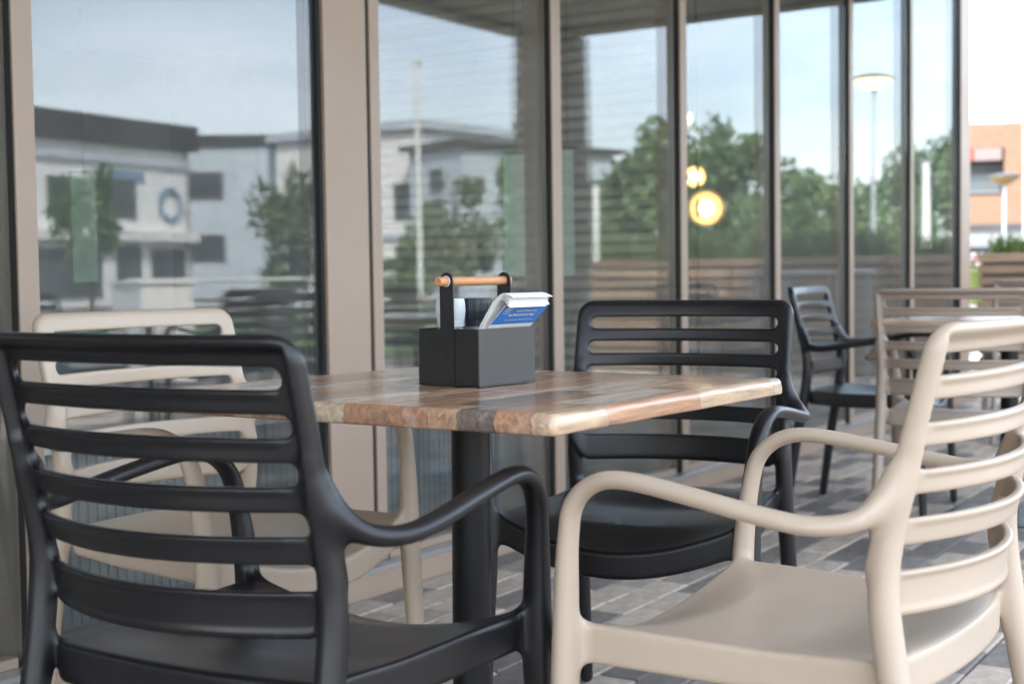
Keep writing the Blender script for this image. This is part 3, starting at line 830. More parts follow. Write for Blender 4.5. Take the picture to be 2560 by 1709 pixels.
# dish wall lamps on timber posts inside
def sconce(k, o, z, r, br, lab):
    post = empty('dish_lamp', F(k, o, 0.012), FANG)
    tag(post, lab, 'lamp', 'lit dish lamps inside the cafe')
    MB().tube([(0, 0.06, 0), (0, 0.06, ZT + 0.109)], 0.011, 10).build('pole', M['black_metal'], post)
    # the dish looks towards the terrace
    d = (Vector((0, 0, z)) - F(k, o, z)).normalized()
    rot = Matrix.Rotation(-FANG, 3, 'Z') @ Vector((d.x, d.y, 0))
    q = rot.to_track_quat('Z', 'Y').to_matrix().to_4x4()
    q.translation = Vector((0, 0.0, z - 0.012))
    prof = [(0.012, -0.045), (0.035, -0.045), (r*0.45, -0.038), (r*0.8, -0.020), (r, 0.010), (r*0.985, 0.014), (r*0.78, -0.010), (r*0.43, -0.028), (0.03, -0.034), (0.0, -0.034)]
    MB().lathe(prof, 40, M=q).build('dish', M['copper'], post)
    n_ = 8
    bp = [(br*math.sin(math.pi*i/n_), 0.012 - br*math.cos(math.pi*i/n_)) for i in range(n_ + 1)]
    MB().lathe(bp, 20, M=q).build('bulb', M['bulb'], post)
    MB().tube([q @ Vector((0, 0, -0.04)), Vector((0, 0.055, z - 0.012))], 0.012, 10).build('arm', M['black_metal'], post)
sconce(8.20, -1.19, 1.35, 0.125, 0.046, 'lit copper dish lamp inside, the largest and lowest of the three')
sconce(9.30, -1.78, 1.64, 0.085, 0.040, 'lit copper dish lamp inside, the middle one of the three')
sconce(9.65, -2.04, 2.11, 0.075, 0.045, 'lit copper dish lamp inside, the highest one, half hidden by a frame')
# ------------------------------------------------------------------ trees and other things out on the street (seen mirrored in the glass)
def leaf_cloud(seed, n, lobes, size):
    """unit-height crown: leaf quads scattered through uneven lobes"""
    rg = np.random.default_rng(seed)
    mb_v, mb_f = [], []
    for i in range(n):
        c, r = lobes[rg.integers(len(lobes))]
        d = rg.normal(size=3); d /= np.linalg.norm(d)
        p = np.array(c) + d*np.array(r)*(rg.random()**0.45)*(0.85 + 0.3*rg.random())
        a = rg.normal(size=3); a /= np.linalg.norm(a)
        b = np.cross(a, rg.normal(size=3)); b /= np.linalg.norm(b)
        s = size*(0.6 + 0.8*rg.random())
        k = len(mb_v)
        mb_v += [tuple(p - a*s*0.5), tuple(p + b*s*0.32), tuple(p + a*s*0.6), tuple(p - b*s*0.32)]
        mb_f.append((k, k+1, k+2, k+3))
    me = bpy.data.meshes.new('crown')
    me.from_pydata(mb_v, [], mb_f)
    return me
def lobes_for(seed, width, base):
    rg = random.Random(seed)
    L = [((0, 0, base + (1-base)*0.55), (width*0.75, width*0.75, (1-base)*0.42))]
    for i in range(9):
        a = rg.uniform(0, 2*math.pi); rr = width*rg.uniform(0.35, 0.85); z = base + (1-base)*rg.uniform(0.12, 0.82)
        s = rg.uniform(0.14, 0.26)
        L.append(((rr*math.cos(a), rr*math.sin(a), z), (s*1.1*max(width*2, .6), s*1.1*max(width*2, .6), s*0.75)))
    return L
CROWN = [leaf_cloud(11, 1900, lobes_for(3, 0.36, 0.30), 0.058), leaf_cloud(12, 1700, lobes_for(5, 0.30, 0.25), 0.055),
         leaf_cloud(13, 1900, lobes_for(8, 0.44, 0.18), 0.060), leaf_cloud(14, 1500, lobes_for(9, 0.22, 0.12), 0.055)]
def trunk_mesh(seed, base):
    rg = random.Random(seed); mb = MB()
    pts = [(0, 0, -0.02), (0.006, 0, base*0.5), (0.0, 0.008, base), (0.01, 0, base + (1-base)*0.55), (0.0, 0.0, 0.93)]
    mb.tube(pts, [0.032, 0.026, 0.022, 0.013, 0.003], 10)
    for i in range(6):
        a = rg.uniform(0, 6.28); z = base*0.9 + (1-base)*0.09*i
        ln = rg.uniform(0.16, 0.28)
        mb.tube([(0, 0, z), (ln*0.5*math.cos(a), ln*0.5*math.sin(a), z + 0.09), (ln*math.cos(a), ln*math.sin(a), z + 0.20)], [0.012, 0.008, 0.003], 6)
    return mb.mesh('trunk')
TRUNK = [trunk_mesh(21, 0.30), trunk_mesh(22, 0.25), trunk_mesh(23, 0.18), trunk_mesh(24, 0.12)]
def tree(k, o, h, w, var, leaf, lab, group='trees across the street', rz=0.0):
    t_ = empty('street_tree', F(k, o, -0.075), rz)
    base_w = [0.52, 0.46, 0.60, 0.36][var]
    t_.scale = (h*w/base_w, h*w/base_w, h)
    tag(t_, lab, 'tree', group)
    link('trunk', TRUNK[var], M['bark'], t_)
    link('crown', CROWN[var], M[leaf], t_)
    return t_
tree(23.7, 25.4, 4.0, 0.30, 0, 'leaf_dark', 'dark young tree mirrored at the left edge of the left window', rz=0.4)
tree(18.9, 14.3, 3.0, 0.34, 1, 'leaf_sage', 'sage green tree mirrored beside the tan door posts', rz=1.4)
tree(32.9, 20.4, 4.1, 0.42, 2, 'leaf_sage', 'broad sage green tree mirrored above the napkin caddy', rz=2.2)
tree(34.2, 22.6, 3.5, 0.40, 2, 'leaf_mid', 'low green tree mirrored left of the broad sage tree', rz=0.2)
tree(38.0, 21.4, 6.3, 0.20, 3, 'leaf_mid', 'slim tall tree mirrored next to the dark mullion behind the caddy', rz=0.7)
tree(35.1, 17.0, 3.9, 0.44, 2, 'leaf_mid', 'rounded tree mirrored just right of the timber column', rz=3.0)
tree(37.2, 17.0, 4.6, 0.40, 0, 'leaf_dark', 'mid height tree mirrored in the third window', rz=1.9)
tree(36.0, 15.3, 5.0, 0.44, 0, 'leaf_dark', 'tall dark tree mirrored at the right of the third window', rz=5.0)
tree(34.7, 13.9, 5.3, 0.44, 0, 'leaf_mid', 'tall tree mirrored behind the copper dish lamps', rz=4.1)
tree(27.8, 9.65, 4.3, 0.34, 1, 'leaf_dark', 'thin trunked tree mirrored right of the copper dish lamps', rz=2.9)
tree(33.9, 11.4, 4.2, 0.46, 2, 'leaf_dark', 'dark bushy tree mirrored at the right of the lamp window', rz=0.9)
tree(34.3, 10.7, 3.7, 0.46, 2, 'leaf_mid', 'bushy green tree mirrored in the fifth window', rz=2.0)
tree(36.7, 10.5, 3.8, 0.50, 0, 'leaf_mid', 'loose green tree mirrored at the right of the fifth window', rz=3.6)
tree(33.3, 8.5, 3.3, 0.52, 2, 'leaf_mid', 'low green tree mirrored left of the lit street lamp', rz=4.4)
tree(35.7, 8.4, 3.5, 0.48, 2, 'leaf_dark', 'low dark tree mirrored right of the lit street lamp', rz=5.6)
tree(40.3, 8.6, 5.0, 0.36, 0, 'leaf_dark', 'tall dark tree mirrored in the last narrow window', rz=1.1)
# low planting under the trees
def bush(k, o, h, w, leaf, lab):
    b = empty('bush', F(k, o, -0.075), random.uniform(0, 6))
    b.scale = (w, w, h)
    tag(b, lab, 'bush', 'bushes below the trees')
    link('foliage', CROWN[2], M[leaf], b)
    st = link('stems', TRUNK[3], M['bark'], b)
bush(30.5, 13.6, 1.7, 2.4, 'leaf_lime', 'bright lime bush mirrored in the third window')
bush(29.5, 10.6, 2.0, 2.6, 'leaf_lime', 'large lime green bush mirrored below the copper dish lamps')
bush(30.0, 8.9, 2.1, 2.4, 'leaf_lime', 'lime green bush mirrored low in the fifth window')
bush(30.6, 7.3, 1.9, 2.2, 'leaf_mid', 'green bush mirrored low beside the lamp column')
bush(31.4, 5.9, 1.8, 2.2, 'leaf_lime', 'pale lime bush mirrored low in the last window')
bush(31.0, 16.4, 1.9, 2.6, 'leaf_sage', 'sage bush mirrored right of the caddy')
bush(29.0, 19.5, 1.6, 2.8, 'leaf_mid', 'green bush mirrored above the wooden handle')

def street_lamp(k, o, h, r, lab, lit=True):
    t_ = empty('street_lamp', F(k, o, -0.075))
    tag(t_, lab, 'street lamp', 'saucer shaped street lamps')
    MB().tube([(0, 0, 0), (0, 0, 0.9), (0, 0, 0.95), (0, 0, h)], [0.065, 0.065, 0.05, 0.035], 14).build('pole', M['galv'], t_)
    MB().lathe([(0.036, h - 0.02), (0.06, h + 0.03), (0.10, h + 0.05), (0.0, h + 0.06)], 24).build('socket', M['galv'], t_)
    MB().lathe([(0.10, h + 0.052), (r*0.45, h + 0.10), (r*0.80, h + 0.185), (r*0.93, h + 0.25), (r*0.5, h + 0.255), (0.0, h + 0.256)], 32).build('bowl', M['lit_diffuser'] if lit else M['white_paint'] if lit is None else M['lamp_dish'], t_)
    MB().lathe([(r*0.90, h + 0.257), (r, h + 0.262), (r*1.02, h + 0.285), (r*0.95, h + 0.31), (r*0.4, h + 0.37), (0.0, h + 0.385)], 32).build('hood', M['slate'], t_)
street_lamp(28.3, 6.55, 4.70, 0.45, 'lit saucer street lamp mirrored high in the sixth window')
t_ = empty('street_lamp', F(24.2, 15.3, -0.075), 0.4); tag(t_, 'tall pale street lamp with a short arm mirrored left of the napkin caddy', 'street lamp')
MB().tube([(0, 0, 0), (0, 0, 1.0), (0, 0, 5.7)], [0.07, 0.07, 0.045], 12).build('pole', M['white_paint'], t_)
MB().tube([(0, 0, 5.66), (0.32, 0, 5.72)], 0.025, 8).build('arm', M['white_paint'], t_)
MB().box((0.30, -0.09, 5.69), (0.85, 0.09, 5.76)).build('head', M['white_paint'], t_, 0.02)
street_lamp(39.35, -6.47, 3.25, 0.44, 'saucer street lamp in front of the orange brick building', lit=False)
for k, o, h, lab in ((26.3, 12.05, 2.9, 'white sign post mirrored in the third window'), (30.15, 6.0, 3.3, 'white sign post mirrored in the last narrow window')):
    t_ = empty('sign_post', F(k, o, -0.075)); tag(t_, lab, 'post', 'white posts')
    MB().tube([(0, 0, 0), (0, 0, h)], 0.085, 12).build('pole', M['white_paint'], t_)
    MB().lathe([(0.086, h), (0.086, h + 0.03), (0.0, h + 0.06)], 12).build('cap', M['galv'], t_)

# white tubular railing
rl = empty('railing', F(17.0, 12.2, -0.075), FANG + RAD(-72)); tag(rl, 'white tube railing mirrored behind the wooden caddy handle', 'railing')
for z in (0.55, 1.0): MB().tube([(0, 0, z), (7.0, 0, z)], 0.03, 8).build('rail', M['white_paint'], rl)
for i in range(6): MB().tube([(0.02 + i*1.39, 0, 0), (0.02 + i*1.39, 0, 0.97)], 0.024, 8).build('post', M['white_paint'], rl)

# white low planter box
wp = empty('white_planter', F(9.9, 8.15, -0.075), FANG + RAD(-57)); tag(wp, 'white box planter mirrored low in the left window', 'planter')
MB().box((-1.05, -0.25, 0.02), (1.05, 0.25, 0.97)).build('box', M['white_paint'], wp, 0.01)
MB().box((-1.08, -0.28, 0.971), (1.08, 0.28, 1.0)).build('rim', M['white_paint'], wp)

# ------------------------------------------------------------------ buildings
def block(name, p0, p1, depth, h, wall, lab, windows=(), bands=(), roof=None, roof_h=0.0):
    """front runs from p0 to p1 (k, o); windows: x0, x1, z0, z1 along the front"""
    a, b = F(*p0), F(*p1)
    L = (b - a).length
    t_ = empty(name, (a.x, a.y, -0.075), math.atan2(b.y - a.y, b.x - a.x))
    tag(t_, lab, 'building')
    # choose the side away from the camera for the depth
    n_ = Vector((-(b-a).y, (b-a).x, 0)).normalized()
    sgn = 1 if n_.dot((a + b)/2) > 0 else -1
    y0, y1 = (0, depth*sgn) if sgn > 0 else (depth*sgn, 0)
    MB().box((0, y0, 0), (L, y1, h)).build('wall', M[wall], t_)
    for bd in bands:
        z0, z1, mt, pr = bd
        MB().box((-0.02, min(-pr*sgn, -0.005*sgn), z0), (L + 0.02, max(-pr*sgn, -0.005*sgn), z1)).build('band', M[mt], t_)
    for x0, x1, z0, z1 in windows:
        w = MB().box((x0, min(-0.02*sgn, -0.008*sgn), z0), (x1, max(-0.02*sgn, -0.008*sgn), z1)).build('window', M['dark_glass'], t_)
        fr = MB()
        yy = (min(-0.06*sgn, -0.021*sgn), max(-0.06*sgn, -0.021*sgn)); e = 0.07
        fr.box((x0 - e, yy[0], z0 - e), (x1 + e, yy[1], z0)).box((x0 - e, yy[0], z1), (x1 + e, yy[1], z1 + e)).box((x0 - e, yy[0], z0), (x0, yy[1], z1)).box((x1, yy[0], z0), (x1 + e, yy[1], z1))
        fr.build('frame', M['window_frame'], w)
    if roof:
        MB().box((-0.3, y0 - 0.3, h + 0.002), (L + 0.3, y1 + 0.3, h + roof_h)).build('roof', M[roof], t_)
    return t_, L, sgn
t_, L, sg = block('shop_building', (27.0, 39.0), (41.7, 39.9), 12, 6.35, 'pale_render', 'long white shop building with dark roof edge mirrored in the left window',
    windows=[(0.8 + i*2.9, 2.7 + i*2.9, 3.5, 4.9) for i in range(4)] + [(0.8, 5.2, 0.4, 2.2), (6.0, 9.2, 0.4, 2.2), (10.2, 11.6, 0.1, 2.3), (12.3, 14.2, 0.4, 2.2)],
    bands=[(2.55, 2.95, 'white_paint', 0.5), (5.6, 5.8, 'grey_render', 0.15)], roof='slate', roof_h=1.05)
# round blue ring emblem and board on its wall
prof = [(0.62 + 0.11*math.cos(a), 0.05*math.sin(a)) for a in [i*math.pi/4 for i in range(9)]]
Mx = Matrix.Translation((13.4, -0.11*sg, 4.1)) @ Matrix.Rotation(RAD(90), 4, 'X')
MB().lathe(prof, 32, M=Mx).build('emblem_ring', M['blue_sign'], t_)
MB().box((9.7, -0.12 if sg > 0 else 0.03, 5.0), (11.9, -0.03 if sg > 0 else 0.12, 5.35)).build('sign_board', M['blue_sign'], t_)
for x in (0.15, 14.5): MB().tube([(x, -0.1*sg, 0), (x, -0.1*sg, 6.3)], 0.06, 8).build('drainpipe', M['galv'], t_)
block('office_block', (49.0, 60.0), (56.0, 49.0), 10, 8.3, 'grey_render', 'blue grey office block mirrored right of the shop building', windows=[(1 + i*2.6, 2.9 + i*2.6, 5.4, 6.8) for i in range(4)] + [(1 + i*2.6, 2.9 + i*2.6, 2.0, 3.4) for i in range(4)], roof='slate', roof_h=0.5)
block('white_house', (45.2, 38.6), (44.4, 30.2), 9, 6.9, 'pale_render', 'white house with dark windows mirrored behind the tan door posts', windows=[(0.8 + i*2.1, 2.1 + i*2.1, 3.4, 4.7) for i in range(4)] + [(0.8 + i*2.1, 2.1 + i*2.1, 0.6, 2.2) for i in range(4)], bands=[(2.5, 2.75, 'grey_render', 0.1)], roof='grey_render', roof_h=0.35)
block('narrow_house', (43.6, 30.1), (42.6, 26.8), 8, 5.9, 'grey_render', 'narrow pale house with a stack of dark windows mirrored left of the trees', windows=[(1.5, 2.3, 1.0 + i*1.1, 1.75 + i*1.1) for i in range(4)], roof='slate', roof_h=0.2)
# brick building straight ahead at the right edge
br = empty('brick_building', (21.25, 57.0, -0.075), RAD(-16)); tag(br, 'orange brick building with a red and white sign at the right edge', 'building')
MB().box((-18, 0, 2.86), (0, 12, 4.05)).build('wall', M['brick'], br)
MB().box((-18, 0, 6.02), (0, 12, 7.05)).build('wall', M['brick'], br)
MB().box((-0.75, 0, 4.052), (0, 12, 6.018)).build('wall', M['brick'], br)
MB().box((-18, 0.5, 4.052), (-0.752, 12, 6.018)).build('recess', M['slate'], br)
for i in range(6): 
    w = MB().box((-2.6 - i*2.2, 0.44, 4.25), (-0.9 - i*2.2, 0.495, 4.95)).build('window', M['dark_glass'], br)
    MB().box((-2.68 - i*2.2, 0.40, 4.17), (-0.82 - i*2.2, 0.438, 4.249)).build('sill', M['pale_band'], w)
MB().box((-18, -0.06, 5.50), (-1.95, 0.42, 6.0)).build('sign', M['red_sign'], br)
MB().box((-1.94, -0.06, 5.50), (-0.85, 0.42, 6.0)).build('sign', M['pale_sign'], br)
MB().box((-18, -0.1, 2.66), (0, 11.9, 2.855)).build('band', M['slate'], br)
MB().box((-18, 0.05, 2.2), (0, 11.9, 2.655)).build('band', M['window_frame'], br)
MB().box((-18, -0.3, 1.9), (0, 11.9, 2.195)).build('awning', M['pale_band'], br)
MB().box((-18, 0.2, 0), (0, 11.9, 1.895)).build('shopfront', M['dark_glass'], br)
MB().box((-14, 3, 7.055), (-1.2, 10, 7.55)).build('roof', M['grey_render'], br)

# ------------------------------------------------------------------ planters at the end of the terrace
def tuft_mesh(seed, n, h, spread):
    rg = random.Random(seed); v, f = [], []
    for i in range(n):
        x, y = rg.uniform(-0.66, 0.66), rg.uniform(-0.13, 0.13)
        a = rg.uniform(0, 6.28); hh = h*rg.uniform(0.5, 1.0); w = rg.uniform(0.006, 0.016); ln = spread*rg.uniform(0.2, 1.0)
        dx, dy = math.cos(a), math.sin(a); k = len(v)
        v += [(x - dy*w, y + dx*w, 0), (x + dy*w, y - dx*w, 0), (x + dx*ln*0.4 + dy*w*0.8, y + dy*ln*0.4 - dx*w*0.8, hh*0.65), (x + dx*ln*0.4 - dy*w*0.8, y + dy*ln*0.4 + dx*w*0.8, hh*0.65), (x + dx*ln, y + dy*ln, hh)]
        f += [(k, k+1, k+2, k+3), (k+3, k+2, k+4)]
    me = bpy.data.meshes.new('tufts'); me.from_pydata(v, [], f); return me
TUFT = [tuft_mesh(31, 420, 0.24, 0.14), tuft_mesh(32, 520, 0.36, 0.2)]
slat_l = MB().box((-0.735, -0.226, 0), (0.735, -0.206, 0.074)).mesh('slat', 0.002, 1)
slat_b = MB().box((-0.735, 0.206, 0), (0.735, 0.226, 0.074)).mesh('slat', 0.002, 1)
slat_s = MB().box((-0.735, -0.2055, 0), (-0.715, 0.2055, 0.074)).mesh('slat', 0.002, 1)
slat_t = MB().box((0.715, -0.2055, 0), (0.735, 0.2055, 0.074)).mesh('slat', 0.002, 1)
labs = ['timber slat planter right of the last window frame, with grass on top', 'second timber slat planter at the terrace end, mirrored in the windows', 'timber slat planter at the outer corner of the terrace end, mirrored low']
for i in range(3):
    p = empty('timber_planter', F(12.1, 0.36 + i*1.5, 0.0), FANG + RAD(90)); tag(p, labs[i], 'planter', 'timber planters at the terrace end')
    MB().box((-0.712, -0.2, 0.0), (0.712, 0.2, 1.0)).build('liner', M['slate'], p)
    for j in range(11):
        for me in (slat_l, slat_b, slat_s, slat_t):
            q = link('slat', me, M['timber'], p); q.location = (0, 0, 0.02 + j*0.0965)
    MB().box((-0.70, -0.195, 1.0005), (0.70, 0.195, 1.03)).build('soil', M['soil'], p)
    g = empty('planter_grass', F(12.1, 0.36 + i*1.5, 1.03), FANG + RAD(90)); tag(g, ['tufts of grass growing in the timber planter at the right edge', 'tufts of grass in the second timber planter', 'taller grass in the outer corner planter'][i], 'grass', 'grasses in the planters')
    tag(link('blades', TUFT[0 if i == 0 else 1], M['grass'], g), kind='stuff')
# timber planter along the far outer side, mirrored behind the near table
# lime pot with flowers beyond the building corner
pt = empty('flower_pot', F(15.4, -1.22, -0.075)); tag(pt, 'lime green pot of white and red flowers beyond the last window frame', 'flower pot')
MB().lathe([(0.0, 0.62), (0.11, 0.62), (0.12, 0.64), (0.15, 0.98), (0.165, 1.0), (0.15, 1.0), (0.14, 0.96), (0.0, 0.95)], 28).build('pot', M['lime_pot'], pt)
MB().lathe([(0.0, 0.0), (0.16, 0.0), (0.16, 0.03), (0.05, 0.06), (0.045, 0.619), (0.0, 0.6195)], 20).build('stand', M['galv'], pt)
rg = random.Random(5)
for mt, cnt in (('petal_white', 46), ('petal_red', 20), ('leaf_mid', 60)):
    mb = MB()
    for i in range(cnt):
        a = rg.uniform(0, 6.28); r = 0.17*math.sqrt(rg.random()); z = 0.98 + (0.19*rg.random() if mt != 'leaf_mid' else 0.08*rg.random()); c = Vector((r*math.cos(a), r*math.sin(a), z)); s = rg.uniform(0.018, 0.034)
        ax = Vector((rg.gauss(0, 1), rg.gauss(0, 1), rg.gauss(0, 1))).normalized(); bx = ax.orthogonal().normalized()
        mb.add([c - ax*s, c + bx*s, c + ax*s, c - bx*s, c + ax.cross(bx)*s*0.7], [(0,1,4),(1,2,4),(2,3,4),(3,0,4)])
    tag(mb.build('flowers' if mt != 'leaf_mid' else 'leaves', M[mt], pt), kind='stuff')
# ------------------------------------------------------------------ tables
def rounded_top(s, z0, z1):
    """slab with a slightly uneven, hand-worked edge"""
    rg = random.Random(4); h = s/2; cr = 0.014; n = 64
    base_ = []
    for side in range(4):
        a0 = side*math.pi/2
        ca, sa = math.cos(a0), math.sin(a0)
        for i in range(n):
            t = -h + cr + (2*h - 2*cr)*i/(n - 1)
            base_.append(((h*ca - t*sa, h*sa + t*ca), (-ca, -sa)))
        for j in range(1, 6):
            w = a0 + j*math.pi/12
            cxx, cyy = (h - cr)*(ca - sa), (h - cr)*(sa + ca)
            base_.append(((cxx + cr*math.cos(w), cyy + cr*math.sin(w)), (-math.cos(w), -math.sin(w))))
    m_ = len(base_)
    def wob(seed, amp):
        q = random.Random(seed); ph = [(q.uniform(0, 6.28), f, q.uniform(0.4, 1)/math.sqrt(f)) for f in (5, 9, 14, 23, 37, 61)]
        return [amp*sum(w*math.sin(f*2*math.pi*i/m_ + p) for p, f, w in ph) for i in range(m_)]
    wa, wb, wc = wob(1, 0.0022), wob(2, 0.0016), wob(3, 0.0011)
    rings = [(0.007, z0, wa, None), (0.0015, z0 + 0.0012, wa, None), (0.0, z0 + 0.004, wa, wb), (0.0, z0 + 0.012, wa, wb), (0.0005, z1 - 0.0095, wa, wc), (0.0022, z1 - 0.0048, wa, wc), (0.0050, z1 - 0.0018, wa, wc), (0.0088, z1 - 0.0003, wa, wc), (0.013, z1, wa, None)]
    vs_, fs_, sm = [], [], []
    for ins, z, w1, w2 in rings:
        for i, ((x, y), (nx, ny)) in enumerate(base_):
            d = ins + w1[i] + (w2[i] if w2 else 0)
            vs_.append((x + nx*d, y + ny*d, z))
    for r in range(len(rings) - 1):
        for i in range(m_):
            k = (i + 1) % m_
            fs_.append((r*m_ + i, r*m_ + k, (r+1)*m_ + k, (r+1)*m_ + i)); sm.append(True)
    fs_.append(tuple(range((len(rings)-1)*m_, len(rings)*m_))); sm.append(False)
    fs_.append(tuple(reversed(range(m_)))); sm.append(False)
    me = bpy.data.meshes.new('table_top'); me.from_pydata(vs_, [], fs_)
    me.polygons.foreach_set('use_smooth', sm)
    return me
TOPM = rounded_top(0.804, 0.7205, 0.75)
pole_me = MB().tube([(0, 0, 0.012), (0, 0, 0.7105)], 0.0328, 32).mesh('pole')
plate_me = MB().lathe([(0.0, 0.7110), (0.12, 0.7110), (0.12, 0.7200), (0.0, 0.7200)], 32, smooth=False).mesh('mounting_plate')
base_me = MB().lathe([(0.0, 0.0), (0.235, 0.0), (0.235, 0.006), (0.20, 0.012), (0.0, 0.0119)], 40, smooth=False).mesh('base')
def cafe_table(loc, rot, lab, top='table_wood'):
    t_ = empty('cafe_table', (loc[0], loc[1], 0.001)); t_.rotation_euler = rot
    tag(t_, lab, 'table', 'pedestal tables on the terrace')
    link('table_top', TOPM, M[top], t_); link('pole', pole_me, M['black_metal'], t_); link('mounting_plate', plate_me, M['black_metal'], t_); link('base', base_me, M['black_metal'], t_)
    return t_
TA = RAD(90 - 32.24)
cafe_table((-0.0774, 2.2987), (0.002, 0.0119, TA), 'square patchwork wood table on a black post in the centre, carrying the black caddy')
cafe_table((1.86, 5.12), (0, 0, TA + RAD(90)), 'farther square wood table seen through the slats of the taupe chair at right')

G2 = 'armchairs farther along the terrace'
make_chair(M['black_plastic'], (1.44, 5.346), 2.084, 'black slatted armchair standing beside the glass in the right background', G2)
make_chair(M['taupe_plastic'], (1.527, 4.625), 0.459, 'taupe slatted armchair in the right background, seen from behind', G2)
make_chair(M['taupe_plastic'], (2.86, 7.45), 0.30, 'small taupe armchair far back at the right edge, beside the last window frame', G2)
# two more sets out of the picture on the outer side of the terrace, seen only as reflections
G3 = 'furniture on the outer side of the terrace'
def fko(k, o): p = F(k, o); return (p.x, p.y)
FA = RAD(32.67)
for (k, o), nm in (((8.9, 3.6), 'third window'), ((5.6, 3.5), 'left window')):
    cafe_table(fko(k, o), (0, 0, TA), 'wood table mirrored low in the ' + nm)
    make_chair(M['black_plastic'], fko(k + 0.02, o - 0.58), FA + RAD(90) - 0.1, 'black armchair back to the glass, mirrored low in the ' + nm, G3)
    make_chair(M['black_plastic'], fko(k - 0.60, o + 0.03), FA + 0.08, 'black armchair at a table\'s near end, mirrored low in the ' + nm, G3)
    make_chair(M['beige_plastic'], fko(k + 0.60, o - 0.02), FA + RAD(180) + 0.1, 'beige armchair at a table\'s far end, mirrored low in the ' + nm, G3)
# white bar-height table far back
wt = empty('white_table', F(9.55, 0.95, 0.0), FANG); tag(wt, 'white topped high table far back at the right edge', 'table')
MB().box((-0.35, -0.35, 0.905), (0.35, 0.35, 0.94)).build('table_top', M['white_laminate'], wt, 0.006)
for x in (-0.3, 0.3):
    for y in (-0.3, 0.3): MB().box((x - 0.02, y - 0.02, 0), (x + 0.02, y + 0.02, 0.9045)).build('leg', M['galv'], wt)

# ------------------------------------------------------------------ the caddy on the near table
ZTAB = 0.7525
CL, CW, CHh = 0.149, 0.133, 0.0945
CA = RAD(51.8)
cx_ = Vector((-0.053, 2.214)) + Vector((math.cos(CA), math.sin(CA)))*CL/2 + Vector((-math.sin(CA), math.cos(CA)))*CW/2
cad = empty('table_caddy', (cx_.x, cx_.y, ZTAB), CA); tag(cad, 'black metal caddy with a round wooden handle on the patchwork table', 'caddy')
bx = MB(); w_ = 0.0016
bx.box((-CL/2, -CW/2, 0.0), (CL/2, CW/2, 0.002))
bx.box((-CL/2, -CW/2, 0.002), (CL/2, -CW/2 + w_, CHh)).box((-CL/2, CW/2 - w_, 0.002), (CL/2, CW/2, CHh))
bx.box((-CL/2, -CW/2 + w_, 0.002), (-CL/2 + w_, CW/2 - w_, CHh)).box((CL/2 - w_, -CW/2 + w_, 0.002), (CL/2, CW/2 - w_, CHh))
bx.build('box', M['caddy_black'], cad, 0.0005, 1)
def strap(x0, x1, name):
    hw_, ztop = 0.0145, 0.187
    prof = [(-hw_, 0.0)] + [(-hw_*math.cos(a), ztop - hw_ + hw_*math.sin(a)) for a in [i*math.pi/14 for i in range(15)]] + [(hw_, 0.0)]
    n_ = len(prof)
    vs_ = [(x0, y, z) for y, z in prof] + [(x1, y, z) for y, z in prof]
    fs_ = [tuple(reversed(range(n_))), tuple(range(n_, 2*n_))] + [(i, (i+1) % n_, n_ + (i+1) % n_, n_ + i) for i in range(n_)]
    me = MB().add(vs_, fs_).mesh(name)
    bm = bmesh.new(); bm.from_mesh(me); bmesh.ops.recalc_face_normals(bm, faces=bm.faces[:]); bm.to_mesh(me); bm.free()
    return link(name, me, M['caddy_black'], cad)
strap(-CL/2 - 0.0024, -CL/2 - 0.0003, 'strap'); strap(CL/2 + 0.0003, CL/2 + 0.0024, 'strap')
ZB = 0.1725
for x in (-CL/2 - 0.0034, CL/2 + 0.0025):
    Mr = Matrix.Translation((x, 0, ZB)) @ Matrix.Rotation(RAD(90), 4, 'Y')
    MB().lathe([(0.0077, 0.0), (0.0092, 0.0), (0.0092, 0.0009), (0.0077, 0.0009)], 24, M=Mr).build('eyelet', M['cap_white'], cad)
hd = MB().tube([(-CL/2 - 0.0235, 0, ZB), (-CL/2 - 0.0225, 0, ZB), (CL/2 + 0.0145, 0, ZB), (CL/2 + 0.0155, 0, ZB)], [0.0070, 0.0076, 0.0076, 0.0070], 28)
hd.build('handle', M['beech'], cad)

def in_caddy(x, y, z):
    c, s = math.cos(CA), math.sin(CA)
    return Vector((cx_.x + c*x - s*y, cx_.y + s*x + c*y, ZTAB + z))
def shaker(x, y, capm, labm, lab):
    s_ = empty('shaker', in_caddy(x, y, 0.0022), CA); tag(s_, lab, 'shaker', 'shakers in the caddy')
    MB().lathe([(0.0, 0.0), (0.0225, 0.0), (0.0235, 0.002), (0.0235, 0.088), (0.0222, 0.0925), (0.0222, 0.094), (0.0, 0.094)], 32).build('jar', M['jar'], s_)
    MB().lathe([(0.02365, 0.045), (0.02385, 0.0455), (0.02385, 0.0865), (0.02365, 0.087)], 32).build('label', M[labm], s_)
    mb = MB(); n_ = 144
    prof = [(0.0228, 0.0942), (0.0232, 0.1035), (0.0225, 0.1042), (0.0235, 0.1056), (0.0252, 0.120), (0.0246, 0.132), (0.0234, 0.1395), (0.0226, 0.1412), (0.0, 0.1412)]
    vs_, fs_ = [], []
    for i, (r, z) in enumerate(prof):
        for j in range(n_):
            q = r - (0.0007 if (3 <= i <= 6 and j % 4 in (2, 3)) else 0.0)
            a = 2*math.pi*j/n_
            vs_.append((q*math.cos(a), q*math.sin(a), z))
    for i in range(len(prof)-1):
        for j in range(n_):
            k = (j+1) % n_
            fs_.append((i*n_+j, i*n_+k, (i+1)*n_+k, (i+1)*n_+j))
    mb.add(vs_, fs_); mb.build('cap', M[capm], s_)
shaker(-0.032, 0.030, 'cap_white', 'label_navy', 'shaker with a ribbed white cap in the caddy')
